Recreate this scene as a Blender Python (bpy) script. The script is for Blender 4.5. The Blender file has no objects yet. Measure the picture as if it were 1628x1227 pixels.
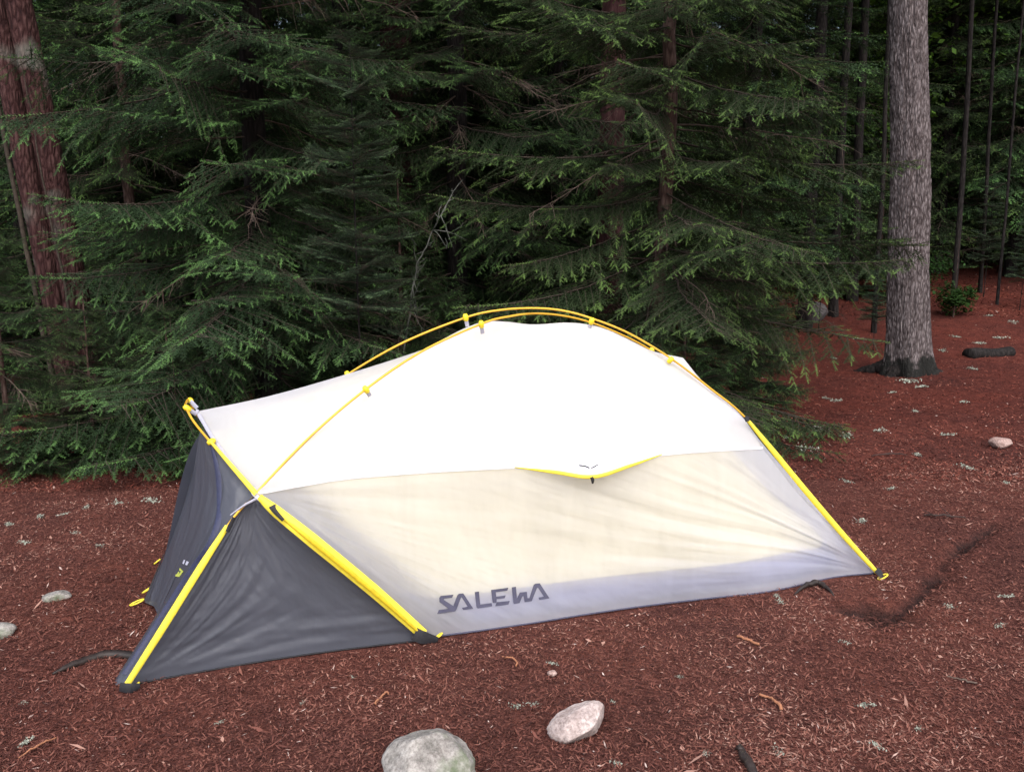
import bpy, math, random
import numpy as np
from mathutils import Vector, Matrix
from mathutils.bvhtree import BVHTree

# ------------------------------------------------------------------ camera, sky, sun, exposure
SC = bpy.context.scene
COL = SC.collection
PITCH = math.radians(10.0)
CAMH = 1.6
FPX, CX, CY = 1410.0, 814.0, 613.5
cam = bpy.data.cameras.new("camera"); cam.sensor_width = 36.0; cam.lens = 36.0*FPX/1628.0
cam.clip_start = 0.05; cam.clip_end = 2000
camo = bpy.data.objects.new("camera", cam); COL.objects.link(camo)
camo.location = (0, 0, CAMH); camo.rotation_euler = (math.radians(90)-PITCH, 0, 0)
SC.camera = camo

SUN_EL, SUN_AZ = math.radians(48), math.radians(-28)      # azimuth measured from -Y (behind the camera)
world = bpy.data.worlds.new("World"); SC.world = world; world.use_nodes = True
wn, wl = world.node_tree.nodes, world.node_tree.links
wn.clear()
wo = wn.new('ShaderNodeOutputWorld'); bg = wn.new('ShaderNodeBackground')
sky = wn.new('ShaderNodeTexSky'); sky.sky_type = 'NISHITA'; sky.sun_disc = False
sky.sun_elevation = SUN_EL; sky.sun_rotation = math.pi + SUN_AZ; sky.dust_density = 4.0; sky.air_density = 1.0
hsv = wn.new('ShaderNodeHueSaturation'); hsv.inputs['Saturation'].default_value = 0.75
wl.new(sky.outputs[0], hsv.inputs['Color']); wl.new(hsv.outputs[0], bg.inputs['Color'])
bg.inputs['Strength'].default_value = 0.15; wl.new(bg.outputs[0], wo.inputs['Surface'])
sun = bpy.data.lights.new("sun", 'SUN'); sun.energy = 1.45; sun.angle = math.radians(35); sun.color = (1.0, 0.98, 0.96)
suno = bpy.data.objects.new("sun", sun); COL.objects.link(suno)
sd = Vector((math.sin(SUN_AZ)*math.cos(SUN_EL), -math.cos(SUN_AZ)*math.cos(SUN_EL), math.sin(SUN_EL)))
suno.rotation_euler = sd.to_track_quat('Z', 'Y').to_euler()
SC.view_settings.view_transform = 'Standard'; SC.view_settings.look = 'None'
SC.view_settings.gamma = 1.0; SC.view_settings.exposure = 0.85
SC.cycles.max_bounces = 8; SC.cycles.diffuse_bounces = 6; SC.cycles.transparent_max_bounces = 8
SC.cycles.transmission_bounces = 4; SC.cycles.use_adaptive_sampling = True
SC.cycles.sample_clamp_indirect = 4.0

rng = np.random.default_rng(7)
random.seed(7)
PI = math.pi

# ------------------------------------------------------------------ helpers
def ray(px, py):
    dx = (px-CX)/FPX; dv = (py-CY)/FPX
    c, s = math.cos(PITCH), math.sin(PITCH)
    return np.array([dx, c - dv*s, -s - dv*c])
def P(px, py, Y):                       # world point seen at that pixel, Y metres away
    d = ray(px, py); t = Y/d[1]; return np.array([d[0]*t, Y, CAMH + d[2]*t])
def G(px, py, z=0.0):                   # world point on the height z
    d = ray(px, py); t = (z-CAMH)/d[2]; return np.array([d[0]*t, d[1]*t, z])

def hash2(ix, iy, seed):
    n = (ix.astype(np.int64)*374761393 + iy.astype(np.int64)*668265263 + seed*974634777) & 0xFFFFFFFF
    n = ((n ^ (n >> 13))*1274126177) & 0xFFFFFFFF
    return ((n ^ (n >> 16)) & 0xFFFF)/65535.0
def noise(x, y, seed=0):                # value noise 0..1
    x = np.asarray(x, float); y = np.asarray(y, float)
    ix, iy = np.floor(x), np.floor(y); fx, fy = x-ix, y-iy
    fx = fx*fx*(3-2*fx); fy = fy*fy*(3-2*fy)
    a, b = hash2(ix, iy, seed), hash2(ix+1, iy, seed); c, d = hash2(ix, iy+1, seed), hash2(ix+1, iy+1, seed)
    return (a*(1-fx)+b*fx)*(1-fy) + (c*(1-fx)+d*fx)*fy
def fbm(x, y, seed=0, o=4):
    r = 0; a = .5
    for i in range(o):
        r = r + a*(noise(x, y, seed+i)-.5)*2; x = x*2.03; y = y*2.03; a *= .5
    return r

def tag(o, label=None, cat=None, group=None, kind=None):
    if label: o['label'] = label
    if cat: o['category'] = cat
    if group: o['group'] = group
    if kind: o['kind'] = kind
    return o
def empty(name, loc=(0,0,0), rz=0.0):
    o = bpy.data.objects.new(name, None); COL.objects.link(o)
    o.location = loc; o.rotation_euler = (0, 0, rz); o.empty_display_size = .1
    return o
def mesh_np(name, V, F, mats, parent=None, smooth=False, attr=None, midx=None, link=True):
    """V (n,3), F (m,k) all faces of one size (numpy) -> object"""
    V = np.ascontiguousarray(V, dtype=np.float32); F = np.ascontiguousarray(F, dtype=np.int32)
    me = bpy.data.meshes.new(name)
    k = F.shape[1]
    me.vertices.add(len(V)); me.vertices.foreach_set('co', V.ravel())
    me.loops.add(F.size); me.loops.foreach_set('vertex_index', F.ravel())
    me.polygons.add(len(F)); me.polygons.foreach_set('loop_start', np.arange(0, F.size, k, dtype=np.int32))
    if smooth: me.polygons.foreach_set('use_smooth', np.ones(len(F), dtype=bool))
    if not isinstance(mats, (list, tuple)): mats = [mats]
    for m in mats: me.materials.append(m)
    if midx is not None: me.polygons.foreach_set('material_index', np.asarray(midx, dtype=np.int32))
    if attr is not None:
        a = me.attributes.new('tint', 'FLOAT', 'POINT'); a.data.foreach_set('value', np.asarray(attr, dtype=np.float32))
    me.update(calc_edges=True)
    o = bpy.data.objects.new(name, me)
    if link: COL.objects.link(o)
    if parent: o.parent = parent
    return o
class MB:
    def __init__(s): s.V = []; s.Q = []; s.n = 0
    def add(s, V, F):
        V = np.asarray(V, float)
        for f in F: s.Q.append([i+s.n for i in f])
        s.V.append(V); s.n += len(V)
    def tube(s, pts, rad, k=8, cap=True, flat=1.0, up=None):
        pts = np.asarray(pts, float); n = len(pts)
        rad = np.full(n, rad) if np.isscalar(rad) else np.asarray(rad, float)
        T = np.gradient(pts, axis=0); T /= np.linalg.norm(T, axis=1)[:, None]+1e-12
        u = np.array(up if up is not None else (0.13, .21, .97)); V = []
        for i in range(n):
            a = np.cross(T[i], u); a /= np.linalg.norm(a)+1e-12; b = np.cross(a, T[i])
            if up is None: u = b
            for j in range(k):
                th = 2*PI*j/k; V.append(pts[i] + rad[i]*(math.cos(th)*a + flat*math.sin(th)*b))
        F = [[i*k+j, i*k+(j+1)%k, (i+1)*k+(j+1)%k, (i+1)*k+j] for i in range(n-1) for j in range(k)]
        if cap: F += [list(range(k))[::-1], [(n-1)*k+j for j in range(k)]]
        s.add(V, F)
    def build(s, name, mat, parent=None, smooth=True):
        me = bpy.data.meshes.new(name)
        me.from_pydata(np.concatenate(s.V).tolist(), [], s.Q); me.materials.append(mat)
        if smooth: me.polygons.foreach_set('use_smooth', np.ones(len(me.polygons), dtype=bool))
        me.update(); o = bpy.data.objects.new(name, me); COL.objects.link(o)
        if parent: o.parent = parent
        return o
def spline(pts, n):                     # Catmull-Rom through pts, resampled n
    p = np.asarray(pts, float); m = len(p)
    q = np.vstack([2*p[0]-p[1], p, 2*p[-1]-p[-2]])
    t = np.linspace(0, m-1, n); i = np.minimum(t.astype(int), m-2); f = (t-i)[:, None]
    a, b, c, d = q[i], q[i+1], q[i+2], q[i+3]
    return .5*((2*b)+(-a+c)*f+(2*a-5*b+4*c-d)*f**2+(-a+3*b-3*c+d)*f**3)
def grid_spline(C, nr, nc):             # C (rows, cols, 3) -> (nr, nc, 3)
    C = np.asarray(C, float)
    A = np.stack([spline(C[r], nc) for r in range(C.shape[0])])
    return np.stack([spline(A[:, c], nr) for c in range(nc)], axis=1)
def grid_faces(nr, nc):
    i = np.arange(nr*nc).reshape(nr, nc)
    return np.stack([i[:-1, :-1], i[1:, :-1], i[1:, 1:], i[:-1, 1:]], -1).reshape(-1, 4)
def normals(Gd):
    du = np.gradient(Gd, axis=0); dv = np.gradient(Gd, axis=1); n = np.cross(du, dv)
    return n/(np.linalg.norm(n, axis=2)[..., None]+1e-12)

# ------------------------------------------------------------------ materials
def newmat(name):
    m = bpy.data.materials.new(name); m.use_nodes = True; nt = m.node_tree
    b = nt.nodes.get('Principled BSDF'); return m, nt, nt.nodes, nt.links, b
def setp(b, col=None, rough=None, spec=None, metal=None):
    if col is not None: b.inputs['Base Color'].default_value = (*col, 1)
    if rough is not None: b.inputs['Roughness'].default_value = rough
    if spec is not None: b.inputs['Specular IOR Level'].default_value = spec
    if metal is not None: b.inputs['Metallic'].default_value = metal
def ramp(nodes, stops):
    r = nodes.new('ShaderNodeValToRGB'); e = r.color_ramp.elements
    while len(e) > 1: e.remove(e[0])
    e[0].position = stops[0][0]; e[0].color = (*stops[0][1], 1)
    for p, c in stops[1:]:
        x = e.new(p); x.color = (*c, 1)
    return r
def tex(nodes, links, kind='noise', scale=5, detail=4, rough=.6, vec=None, sc=None, coord='Object'):
    tc = nodes.new('ShaderNodeTexCoord'); v = tc.outputs[coord]
    if vec is not None: v = vec
    if sc is not None:
        mp = nodes.new('ShaderNodeMapping'); mp.inputs['Scale'].default_value = sc
        links.new(v, mp.inputs['Vector']); v = mp.outputs['Vector']
    if kind == 'noise':
        t = nodes.new('ShaderNodeTexNoise'); t.inputs['Detail'].default_value = detail; t.inputs['Roughness'].default_value = rough
    else:
        t = nodes.new('ShaderNodeTexVoronoi')
    t.inputs['Scale'].default_value = scale; links.new(v, t.inputs['Vector'])
    return t
def bump(nodes, links, h, b, strength=.5, dist=.01, prev=None):
    n = nodes.new('ShaderNodeBump'); n.inputs['Strength'].default_value = strength; n.inputs['Distance'].default_value = dist
    links.new(h, n.inputs['Height'])
    if prev is not None: links.new(prev, n.inputs['Normal'])
    if b is not None: links.new(n.outputs[0], b.inputs['Normal'])
    return n.outputs[0]
def simple(name, col, rough=.5, spec=.5, metal=0, var=.15, scale=30, bs=0.0):
    m, nt, N, L, b = newmat(name); setp(b, col, rough, spec, metal)
    t = tex(N, L, 'noise', scale, 3)
    r = ramp(N, [(.3, tuple(c*(1-var) for c in col)), (.7, tuple(min(1, c*(1+var)) for c in col))])
    L.new(t.outputs['Fac'], r.inputs[0]); L.new(r.outputs[0], b.inputs['Base Color'])
    if bs: bump(N, L, t.outputs['Fac'], b, bs, .002)
    return m

def fabric(name, col, transp=.12, transl=.35, rough=.45, wr=.5, spec=.35, wdist=.004):
    """thin coated nylon: diffuse + translucent + a little see-through, wrinkle bump"""
    m, nt, N, L, b = newmat(name); setp(b, col, rough, spec)
    out = N.get('Material Output')
    tc = N.new('ShaderNodeTexCoord')
    n1 = tex(N, L, 'noise', 1.0, 3, .55, sc=(9, 9, 2.2)); n1.inputs['Distortion'].default_value = .8
    n2 = tex(N, L, 'noise', 1.0, 4, .6, sc=(45, 45, 25)); n2.inputs['Distortion'].default_value = .5
    bp = bump(N, L, n1.outputs['Fac'], None, wr, wdist*4)
    bp = bump(N, L, n2.outputs['Fac'], b, wr*.5, wdist, prev=bp)
    r = ramp(N, [(.3, tuple(c*.93 for c in col)), (.7, col)]); L.new(n1.outputs['Fac'], r.inputs[0])
    L.new(r.outputs[0], b.inputs['Base Color'])
    tl = N.new('ShaderNodeBsdfTranslucent'); L.new(r.outputs[0], tl.inputs['Color'])
    tr = N.new('ShaderNodeBsdfTransparent'); tr.inputs['Color'].default_value = (*[min(1, c*1.1) for c in col], 1)
    m1 = N.new('ShaderNodeMixShader'); m1.inputs[0].default_value = transl
    L.new(b.outputs[0], m1.inputs[1]); L.new(tl.outputs[0], m1.inputs[2])
    m2 = N.new('ShaderNodeMixShader'); m2.inputs[0].default_value = transp
    L.new(m1.outputs[0], m2.inputs[1]); L.new(tr.outputs[0], m2.inputs[2])
    L.new(m2.outputs[0], out.inputs['Surface'])
    return m

M = {}
M['fly'] = fabric('white_nylon', (.83, .845, .94), .26, .66, .42, .35, .3, .002)
M['fly_roof_lit'] = fabric('white_nylon_roof_lit', (.86, .86, .91), .16, .55, .42, .35, .3, .002)  # same nylon as the side; brighter sky-lit roof put into this paler copy
M['grey_fly'] = fabric('grey_nylon', (.150, .160, .200), .12, .50, .34, .55, .45, .003)
M['door_fly'] = fabric('door_nylon', (.125, .134, .170), .10, .42, .36, .45, .45, .003)
M['inner'] = fabric('inner_fabric', (.98, .885, .52), .0, .20, .6, .2, .2, .002)
M['tub'] = fabric('tub_fabric', (.085, .095, .22), .0, .02, .5, .2, .3, .002)
M['yellow'] = simple('yellow_webbing', (.80, .66, .06), .5, .3, 0, .10, 60)
M['ochre'] = simple('ochre_webbing', (.62, .44, .02), .6, .3, 0, .15, 60)
M['pole'] = simple('gold_pole', (.72, .40, .03), .32, .6, .25, .05, 8)
M['clip'] = simple('yellow_plastic', (.88, .68, .03), .35, .5, 0, .08, 20)
M['tab'] = simple('grey_webbing', (.38, .38, .46), .7, .2, 0, .1, 90)
M['black'] = simple('black_webbing', (.018, .018, .022), .6, .3, 0, .2, 90)
M['zip'] = simple('navy_zip', (.032, .036, .075), .55, .3, 0, .2, 90)
M['ink'] = simple('grey_ink', (.075, .075, .115), .7, .2, 0, .08, 60)
M['yink'] = simple('yellow_ink', (.50, .55, .10), .6, .2, 0, .1, 60)
M['wink'] = simple('pale_ink', (.5, .5, .6), .6, .2, 0, .1, 60)
M['hood'] = simple('white_hood', (.74, .74, .78), .5, .3, 0, .05, 20)

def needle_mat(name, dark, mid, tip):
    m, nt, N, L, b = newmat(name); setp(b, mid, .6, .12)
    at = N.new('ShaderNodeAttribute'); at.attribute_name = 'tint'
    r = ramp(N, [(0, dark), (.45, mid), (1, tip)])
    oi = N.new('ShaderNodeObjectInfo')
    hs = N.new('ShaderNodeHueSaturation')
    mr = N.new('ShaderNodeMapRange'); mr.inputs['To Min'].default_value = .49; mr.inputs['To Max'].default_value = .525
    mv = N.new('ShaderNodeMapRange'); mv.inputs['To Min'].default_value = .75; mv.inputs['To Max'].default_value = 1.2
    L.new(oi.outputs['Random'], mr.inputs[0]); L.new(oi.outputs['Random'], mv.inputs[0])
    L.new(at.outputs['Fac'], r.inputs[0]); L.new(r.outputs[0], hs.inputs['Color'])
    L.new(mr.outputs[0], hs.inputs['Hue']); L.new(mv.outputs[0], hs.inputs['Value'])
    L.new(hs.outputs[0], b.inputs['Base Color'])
    tl = N.new('ShaderNodeBsdfTranslucent'); L.new(hs.outputs[0], tl.inputs['Color'])
    mx = N.new('ShaderNodeMixShader'); mx.inputs[0].default_value = .2
    L.new(b.outputs[0], mx.inputs[1]); L.new(tl.outputs[0], mx.inputs[2])
    L.new(mx.outputs[0], N.get('Material Output').inputs['Surface'])
    return m
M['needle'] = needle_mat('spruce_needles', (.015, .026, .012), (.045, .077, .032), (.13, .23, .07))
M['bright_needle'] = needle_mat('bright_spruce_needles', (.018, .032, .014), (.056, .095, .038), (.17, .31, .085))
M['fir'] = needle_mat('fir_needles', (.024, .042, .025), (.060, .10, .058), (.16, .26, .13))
M['leaf'] = needle_mat('green_leaves', (.05, .11, .02), (.11, .25, .04), (.20, .42, .06))
M['shrub'] = needle_mat('shrub_leaves', (.010, .024, .006), (.020, .042, .010), (.04, .08, .018))

def bark(name, c0, c1, c2, sc=(22, 22, 5), dist=.02, lich=0, foot=0):
    m, nt, N, L, b = newmat(name); setp(b, c1, .9, .2)
    v = tex(N, L, 'voronoi', 1.0, sc=sc); v.feature = 'DISTANCE_TO_EDGE'
    n = tex(N, L, 'noise', 1.0, 6, .65, sc=(sc[0]*.8, sc[1]*.8, sc[2]*.6))
    n3 = tex(N, L, 'noise', 1.2, 3, .6)
    ad = N.new('ShaderNodeMath'); ad.operation = 'MULTIPLY_ADD'; ad.inputs[1].default_value = .9
    L.new(v.outputs['Distance'], ad.inputs[0]); L.new(n.outputs['Fac'], ad.inputs[2])
    r = ramp(N, [(.32, c0), (.55, c1), (.85, c2)]); L.new(ad.outputs[0], r.inputs[0])
    col = r.outputs[0]
    if lich:
        r2 = ramp(N, [(.55, (0, 0, 0)), (.62, (1, 1, 1))]); L.new(n3.outputs['Fac'], r2.inputs[0])
        mx = N.new('ShaderNodeMixRGB'); mx.inputs[2].default_value = (.20, .22, .19, 1); L.new(r2.outputs[0], mx.inputs[0])
        mu = N.new('ShaderNodeMath'); mu.operation = 'MULTIPLY'; mu.inputs[1].default_value = lich
        L.new(r2.outputs[0], mu.inputs[0]); L.new(mu.outputs[0], mx.inputs[0]); L.new(col, mx.inputs[1]); col = mx.outputs[0]
    if foot:                             # dark algae and wet moss on the foot of the trunk
        sx_ = N.new('ShaderNodeSeparateXYZ'); tc_ = N.new('ShaderNodeTexCoord'); L.new(tc_.outputs['Object'], sx_.inputs[0])
        n4 = tex(N, L, 'noise', 5, 4, .6)
        a1 = N.new('ShaderNodeMath'); a1.operation = 'MULTIPLY_ADD'; a1.inputs[1].default_value = -.9
        L.new(n4.outputs['Fac'], a1.inputs[0]); L.new(sx_.outputs['Z'], a1.inputs[2])
        r4 = ramp(N, [(foot-.46, (1, 1, 1)), (foot-.28, (0, 0, 0))])
        a2 = N.new('ShaderNodeMath'); a2.operation = 'ADD'; a2.inputs[1].default_value = .30; L.new(a1.outputs[0], a2.inputs[0])
        L.new(a2.outputs[0], r4.inputs[0])
        m4 = N.new('ShaderNodeMixRGB'); m4.inputs[2].default_value = (.018, .018, .017, 1); L.new(r4.outputs[0], m4.inputs[0]); L.new(col, m4.inputs[1]); col = m4.outputs[0]
    L.new(col, b.inputs['Base Color'])
    bump(N, L, ad.outputs[0], b, .9, dist)
    return m
M['bark_grey'] = bark('grey_pine_bark', (.018, .013, .013), (.080, .064, .065), (.22, .19, .195), (40, 40, 11), .03, 0, .38)
M['bark_red'] = bark('red_pine_bark', (.012, .005, .006), (.038, .014, .014), (.085, .042, .04), (30, 30, 9), .04, .45)
M['bark_maroon'] = bark('maroon_pine_bark', (.012, .005, .006), (.034, .012, .013), (.065, .030, .030), (14, 14, 4), .03)
M['bark_dark'] = bark('dark_bark', (.004, .0035, .0035), (.011, .009, .009), (.026, .022, .021), (30, 30, 8), .01)
M['bark_brown'] = bark('brown_bark', (.022, .013, .011), (.065, .038, .032), (.12, .08, .07), (30, 30, 8), .01)
M['limb'] = simple('limb_wood', (.045, .035, .028), .9, .2, 0, .4, 30)
M['dead'] = simple('dead_twig', (.10, .075, .062), .9, .1, 0, .45, 12)
M['lichen_twig'] = simple('lichened_twig', (.085, .09, .08), .9, .1, 0, .75, 9)
M['root'] = simple('wet_root', (.020, .013, .011), .55, .4, 0, .45, 25, .6)
M['stick'] = simple('orange_stick', (.30, .13, .07), .8, .3, 0, .3, 30, .3)
M['dstick'] = simple('dark_stick', (.04, .025, .022), .8, .3, 0, .3, 30, .3)
def rockmat(name, a, b_, c, moss=None):
    m, nt, N, L, b = newmat(name); setp(b, a, .85, .3)
    t = tex(N, L, 'noise', 14, 8, .7); t2 = tex(N, L, 'noise', 90, 4, .7); t2b = ramp(N, [(.35, (.25, .22, .21)), (.6, (1, 1, 1))]); L.new(t2.outputs['Fac'], t2b.inputs[0])
    r = ramp(N, [(.3, c), (.5, a), (.7, b_)]); L.new(t.outputs['Fac'], r.inputs[0])
    mx = N.new('ShaderNodeMixRGB'); mx.blend_type = 'MULTIPLY'; mx.inputs[0].default_value = .6
    L.new(r.outputs[0], mx.inputs[1]); L.new(t2b.outputs[0], mx.inputs[2]); col = mx.outputs[0]
    if moss:
        t3 = tex(N, L, 'noise', 5, 5, .65)
        r3 = ramp(N, [(.52, (0, 0, 0)), (.66, (1, 1, 1))]); L.new(t3.outputs['Fac'], r3.inputs[0])
        m3 = N.new('ShaderNodeMixRGB'); m3.inputs[2].default_value = (*moss, 1)
        L.new(r3.outputs[0], m3.inputs[0]); L.new(col, m3.inputs[1]); col = m3.outputs[0]
    L.new(col, b.inputs['Base Color']); bump(N, L, t.outputs['Fac'], b, .7, .012)
    return m
M['rock_pink'] = rockmat('pale_pink_rock', (.46, .38, .36), (.62, .54, .52), (.24, .18, .165))
M['rock_grey'] = rockmat('mossy_grey_rock', (.33, .31, .29), (.46, .44, .41), (.10, .095, .085), (.10, .13, .07))
M['rock_dark'] = rockmat('dark_grey_rock', (.10, .095, .10), (.16, .15, .16), (.05, .045, .045))
M['rock_red'] = rockmat('reddish_rock', (.40, .28, .25), (.50, .38, .34), (.20, .13, .12))
M['lichen'] = simple('pale_lichen', (.30, .32, .27), .9, .1, 0, .35, 60)
M['moss'] = simple('yellow_moss', (.16, .17, .03), .9, .1, 0, .3, 50)

# ground: wet red-brown needle duff
def ground_mat():
    m, nt, N, L, b = newmat('needle_duff'); setp(b, (.1, .04, .03), .9, .12)
    g = N.new('ShaderNodeNewGeometry')
    big = tex(N, L, 'noise', .9, 4, .6, vec=g.outputs['Position'])
    mid = tex(N, L, 'noise', 9, 6, .7, vec=g.outputs['Position'])
    fin = tex(N, L, 'noise', 1.0, 5, .75, vec=g.outputs['Position'], sc=(120, 70, 120)); fin.inputs['Distortion'].default_value = 1.5
    r = ramp(N, [(.32, (.028, .011, .010)), (.46, (.084, .032, .026)), (.57, (.14, .056, .044)), (.70, (.26, .125, .10))])
    L.new(fin.outputs['Fac'], r.inputs[0])
    r2 = ramp(N, [(.3, (.62, .59, .62)), (.7, (1.25, 1.2, 1.15))]); L.new(mid.outputs['Fac'], r2.inputs[0])
    r3 = ramp(N, [(.3, (.70, .72, .78)), (.65, (1.2, 1.05, .98))]); L.new(big.outputs['Fac'], r3.inputs[0])
    m1 = N.new('ShaderNodeMixRGB'); m1.blend_type = 'MULTIPLY'; m1.inputs[0].default_value = 1
    L.new(r.outputs[0], m1.inputs[1]); L.new(r2.outputs[0], m1.inputs[2])
    m2 = N.new('ShaderNodeMixRGB'); m2.blend_type = 'MULTIPLY'; m2.inputs[0].default_value = 1
    L.new(m1.outputs[0], m2.inputs[1]); L.new(r3.outputs[0], m2.inputs[2])
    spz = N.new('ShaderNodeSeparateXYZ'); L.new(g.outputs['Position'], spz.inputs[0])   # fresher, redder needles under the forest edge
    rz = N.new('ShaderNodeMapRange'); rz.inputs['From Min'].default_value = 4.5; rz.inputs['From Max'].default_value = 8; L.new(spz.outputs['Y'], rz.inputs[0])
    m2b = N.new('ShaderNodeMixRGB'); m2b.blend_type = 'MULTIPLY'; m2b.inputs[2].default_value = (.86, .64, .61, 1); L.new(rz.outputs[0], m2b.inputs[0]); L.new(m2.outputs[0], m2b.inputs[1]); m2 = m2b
    at = N.new('ShaderNodeAttribute'); at.attribute_name = 'tint'      # wet bare mud in the furrow
    m3 = N.new('ShaderNodeMixRGB'); m3.inputs[2].default_value = (.020, .013, .012, 1)
    L.new(at.outputs['Fac'], m3.inputs[0]); L.new(m2.outputs[0], m3.inputs[1]); L.new(m3.outputs[0], b.inputs['Base Color'])
    rr = N.new('ShaderNodeMapRange'); rr.inputs['To Min'].default_value = .85; rr.inputs['To Max'].default_value = .35
    L.new(at.outputs['Fac'], rr.inputs[0]); L.new(rr.outputs[0], b.inputs['Roughness'])
    bp = bump(N, L, mid.outputs['Fac'], None, .8, .03); bump(N, L, fin.outputs['Fac'], b, .9, .008, prev=bp)
    return m
M['ground'] = ground_mat()
def litter_mat(nm='fallen_needles', k=(1, 1, 1)):
    m, nt, N, L, b = newmat(nm); setp(b, (.1, .04, .03), .8, .15)
    at = N.new('ShaderNodeAttribute'); at.attribute_name = 'tint'
    r = ramp(N, [(0, (.045, .017, .014)), (.3, (.095, .036, .028)), (.6, (.145, .056, .042)), (.85, (.20, .088, .064)), (.95, (.32, .19, .15)), (1, (.52, .42, .38))])
    for e in r.color_ramp.elements[:-1]: e.color = (e.color[0]*k[0], e.color[1]*k[1], e.color[2]*k[2], 1)
    L.new(at.outputs['Fac'], r.inputs[0]); L.new(r.outputs[0], b.inputs['Base Color']); return m
M['litter'] = litter_mat(k=(1.08, 1.06, 1.07)); M['red_litter'] = litter_mat('red_needles', (1.0, .72, .68))

# ------------------------------------------------------------------ ground
FUR = [G(1590, 830), G(1520, 880), G(1490, 915), G(1450, 960), G(1400, 990)]
FURS = spline([f for f in FUR], 40)
def mud(x, y):
    d = np.full(np.shape(x), 9.0)
    for i, p in enumerate(FURS):
        t = i/39
        w = .022+.030*math.sin(t*9)**2 + (.07 if t > .88 else 0)
        dd = np.sqrt((x-p[0])**2 + ((y-p[1])*1.3)**2)/w
        d = np.minimum(d, dd)
    return np.clip((1.45 - d + 1.7*fbm(x*7, y*7, 55))*1.4, 0, .95)
def gz(x, y):
    x = np.asarray(x, float); y = np.asarray(y, float)
    # flat where the tent stands
    d = np.sqrt(((x-.1)/2.4)**2 + ((y-3.9)/1.4)**2); f = np.clip((d-.8)/1.0, 0, 1)
    z = fbm(x*.35, y*.35, 3, 3)*.10*f + fbm(x*1.7, y*1.7, 9, 3)*.020*(.35+.65*f) + fbm(x*7, y*7, 12, 3)*.007
    z = z - .05*mud(x, y)
    z = z + .9*np.clip((y-12)/25, 0, 1)**1.5 + .120*np.clip(y-10.3, 0, 12)*np.clip((x-1.0)/3.5, 0, 1) - .05*np.clip(-x-1.5, 0, 4)*np.clip((y-4.5)/3, 0, 1)
    return z
def axis(lo, hi, step, far, n):
    a = np.arange(lo, hi, step); g = np.geomspace(step, far, n)
    return np.concatenate([lo-g[::-1], a, hi+g])
xs = axis(-5.5, 7.0, .035, 260, 45); ys = axis(1.6, 10.5, .032, 260, 45)
GX, GY = np.meshgrid(xs, ys)
gt = mud(GX, GY)
mesh_np('ground', np.stack([GX, GY, gz(GX, GY)], -1).reshape(-1, 3), grid_faces(len(ys), len(xs))[:, ::-1], M['ground'], smooth=True, attr=gt.ravel())
tag(bpy.data.objects['ground'], kind='structure')

def on_tent(x, y):                       # footprint of the tent, kept free of litter
    u = (x+1.371)*.949 + (y-2.915)*.316; v = -(x+1.371)*.316 + (y-2.915)*.949
    return (u > .12+.35*v) & (u < 3.3) & (v > .0) & (v < 1.0)

def scatter_litter(n, y0, y1, Ls, Ws, name, label, seed, tmin=0, tmax=1, pw=1.0, mat='litter'):
    r = np.random.default_rng(seed)
    y = y0 + (y1-y0)*r.random(n)**pw
    x = (r.random(n)*2-1)*(y*.62+.25)
    k = ~on_tent(x, y); x, y = x[k], y[k]; n = len(x)
    z = gz(x, y) + .001 + r.random(n)*.006
    L = Ls*(.4+1.2*r.random(n)**2); W = Ws*(.5+r.random(n))
    a = r.random(n)*2*PI; tl = (r.random(n)-.5)*1.1; ro = (r.random(n)-.5)*1.2
    d = np.stack([np.cos(a)*np.cos(tl), np.sin(a)*np.cos(tl), np.sin(tl)], -1)
    s = np.stack([-np.sin(a)*np.cos(ro), np.cos(a)*np.cos(ro), np.sin(ro)], -1)
    c = np.stack([x, y, z+np.abs(np.sin(tl))*L*.4], -1)
    dl, sw = d*L[:, None]/2, s*W[:, None]/2
    j = lambda: (.7+.6*r.random((n, 1)))
    V = np.stack([c-dl-sw*j()*.6, c+dl*.2-sw*j(), c+dl, c-dl*.1+sw*j()], 1).reshape(-1, 3)
    F = np.arange(4*n).reshape(n, 4)
    t = np.clip(tmin+(tmax-tmin)*(r.random(n)**1.2)*(.9) + .45*fbm(x*2.3, y*2.3, 31), 0, .93)
    pale = r.random(n) < .007; t[pale] = .95+.05*r.random(pale.sum())
    t = t*(1-.9*np.clip(mud(x, y), 0, 1))
    o = mesh_np(name, V, F, M[mat], attr=np.repeat(t, 4))
    tag(o, label, 'leaf litter', kind='stuff'); return o
scatter_litter(230000, 1.9, 6.0, .021, .0040, 'needle_litter', 'red brown fallen needles and bark flakes covering the ground', 1, pw=1.25)
scatter_litter(110000, 5.5, 14, .032, .0065, 'needle_litter', 'red brown needle litter under the forest edge', 2, pw=1.3, mat='red_litter')
scatter_litter(1300, 1.9, 7.0, .045, .008, 'bark_flakes', 'loose reddish bark flakes lying on the needle litter', 3, .35, 1.2)

scatter_litter(1500, 1.9, 9.0, .016, .011, 'pale_chips', 'small pale specks of bark and grit on the litter', 6, .92, 1.3)
scatter_litter(260, 1.9, 7.0, .07, .004, 'loose_twiglets', 'thin loose twig bits lying on the litter', 9, .3, .9)
scatter_litter(70000, 13, 26, .06, .014, 'needle_litter', 'red brown litter far under the trees', 12, 0, 1, 1.2, mat='red_litter')
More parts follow.
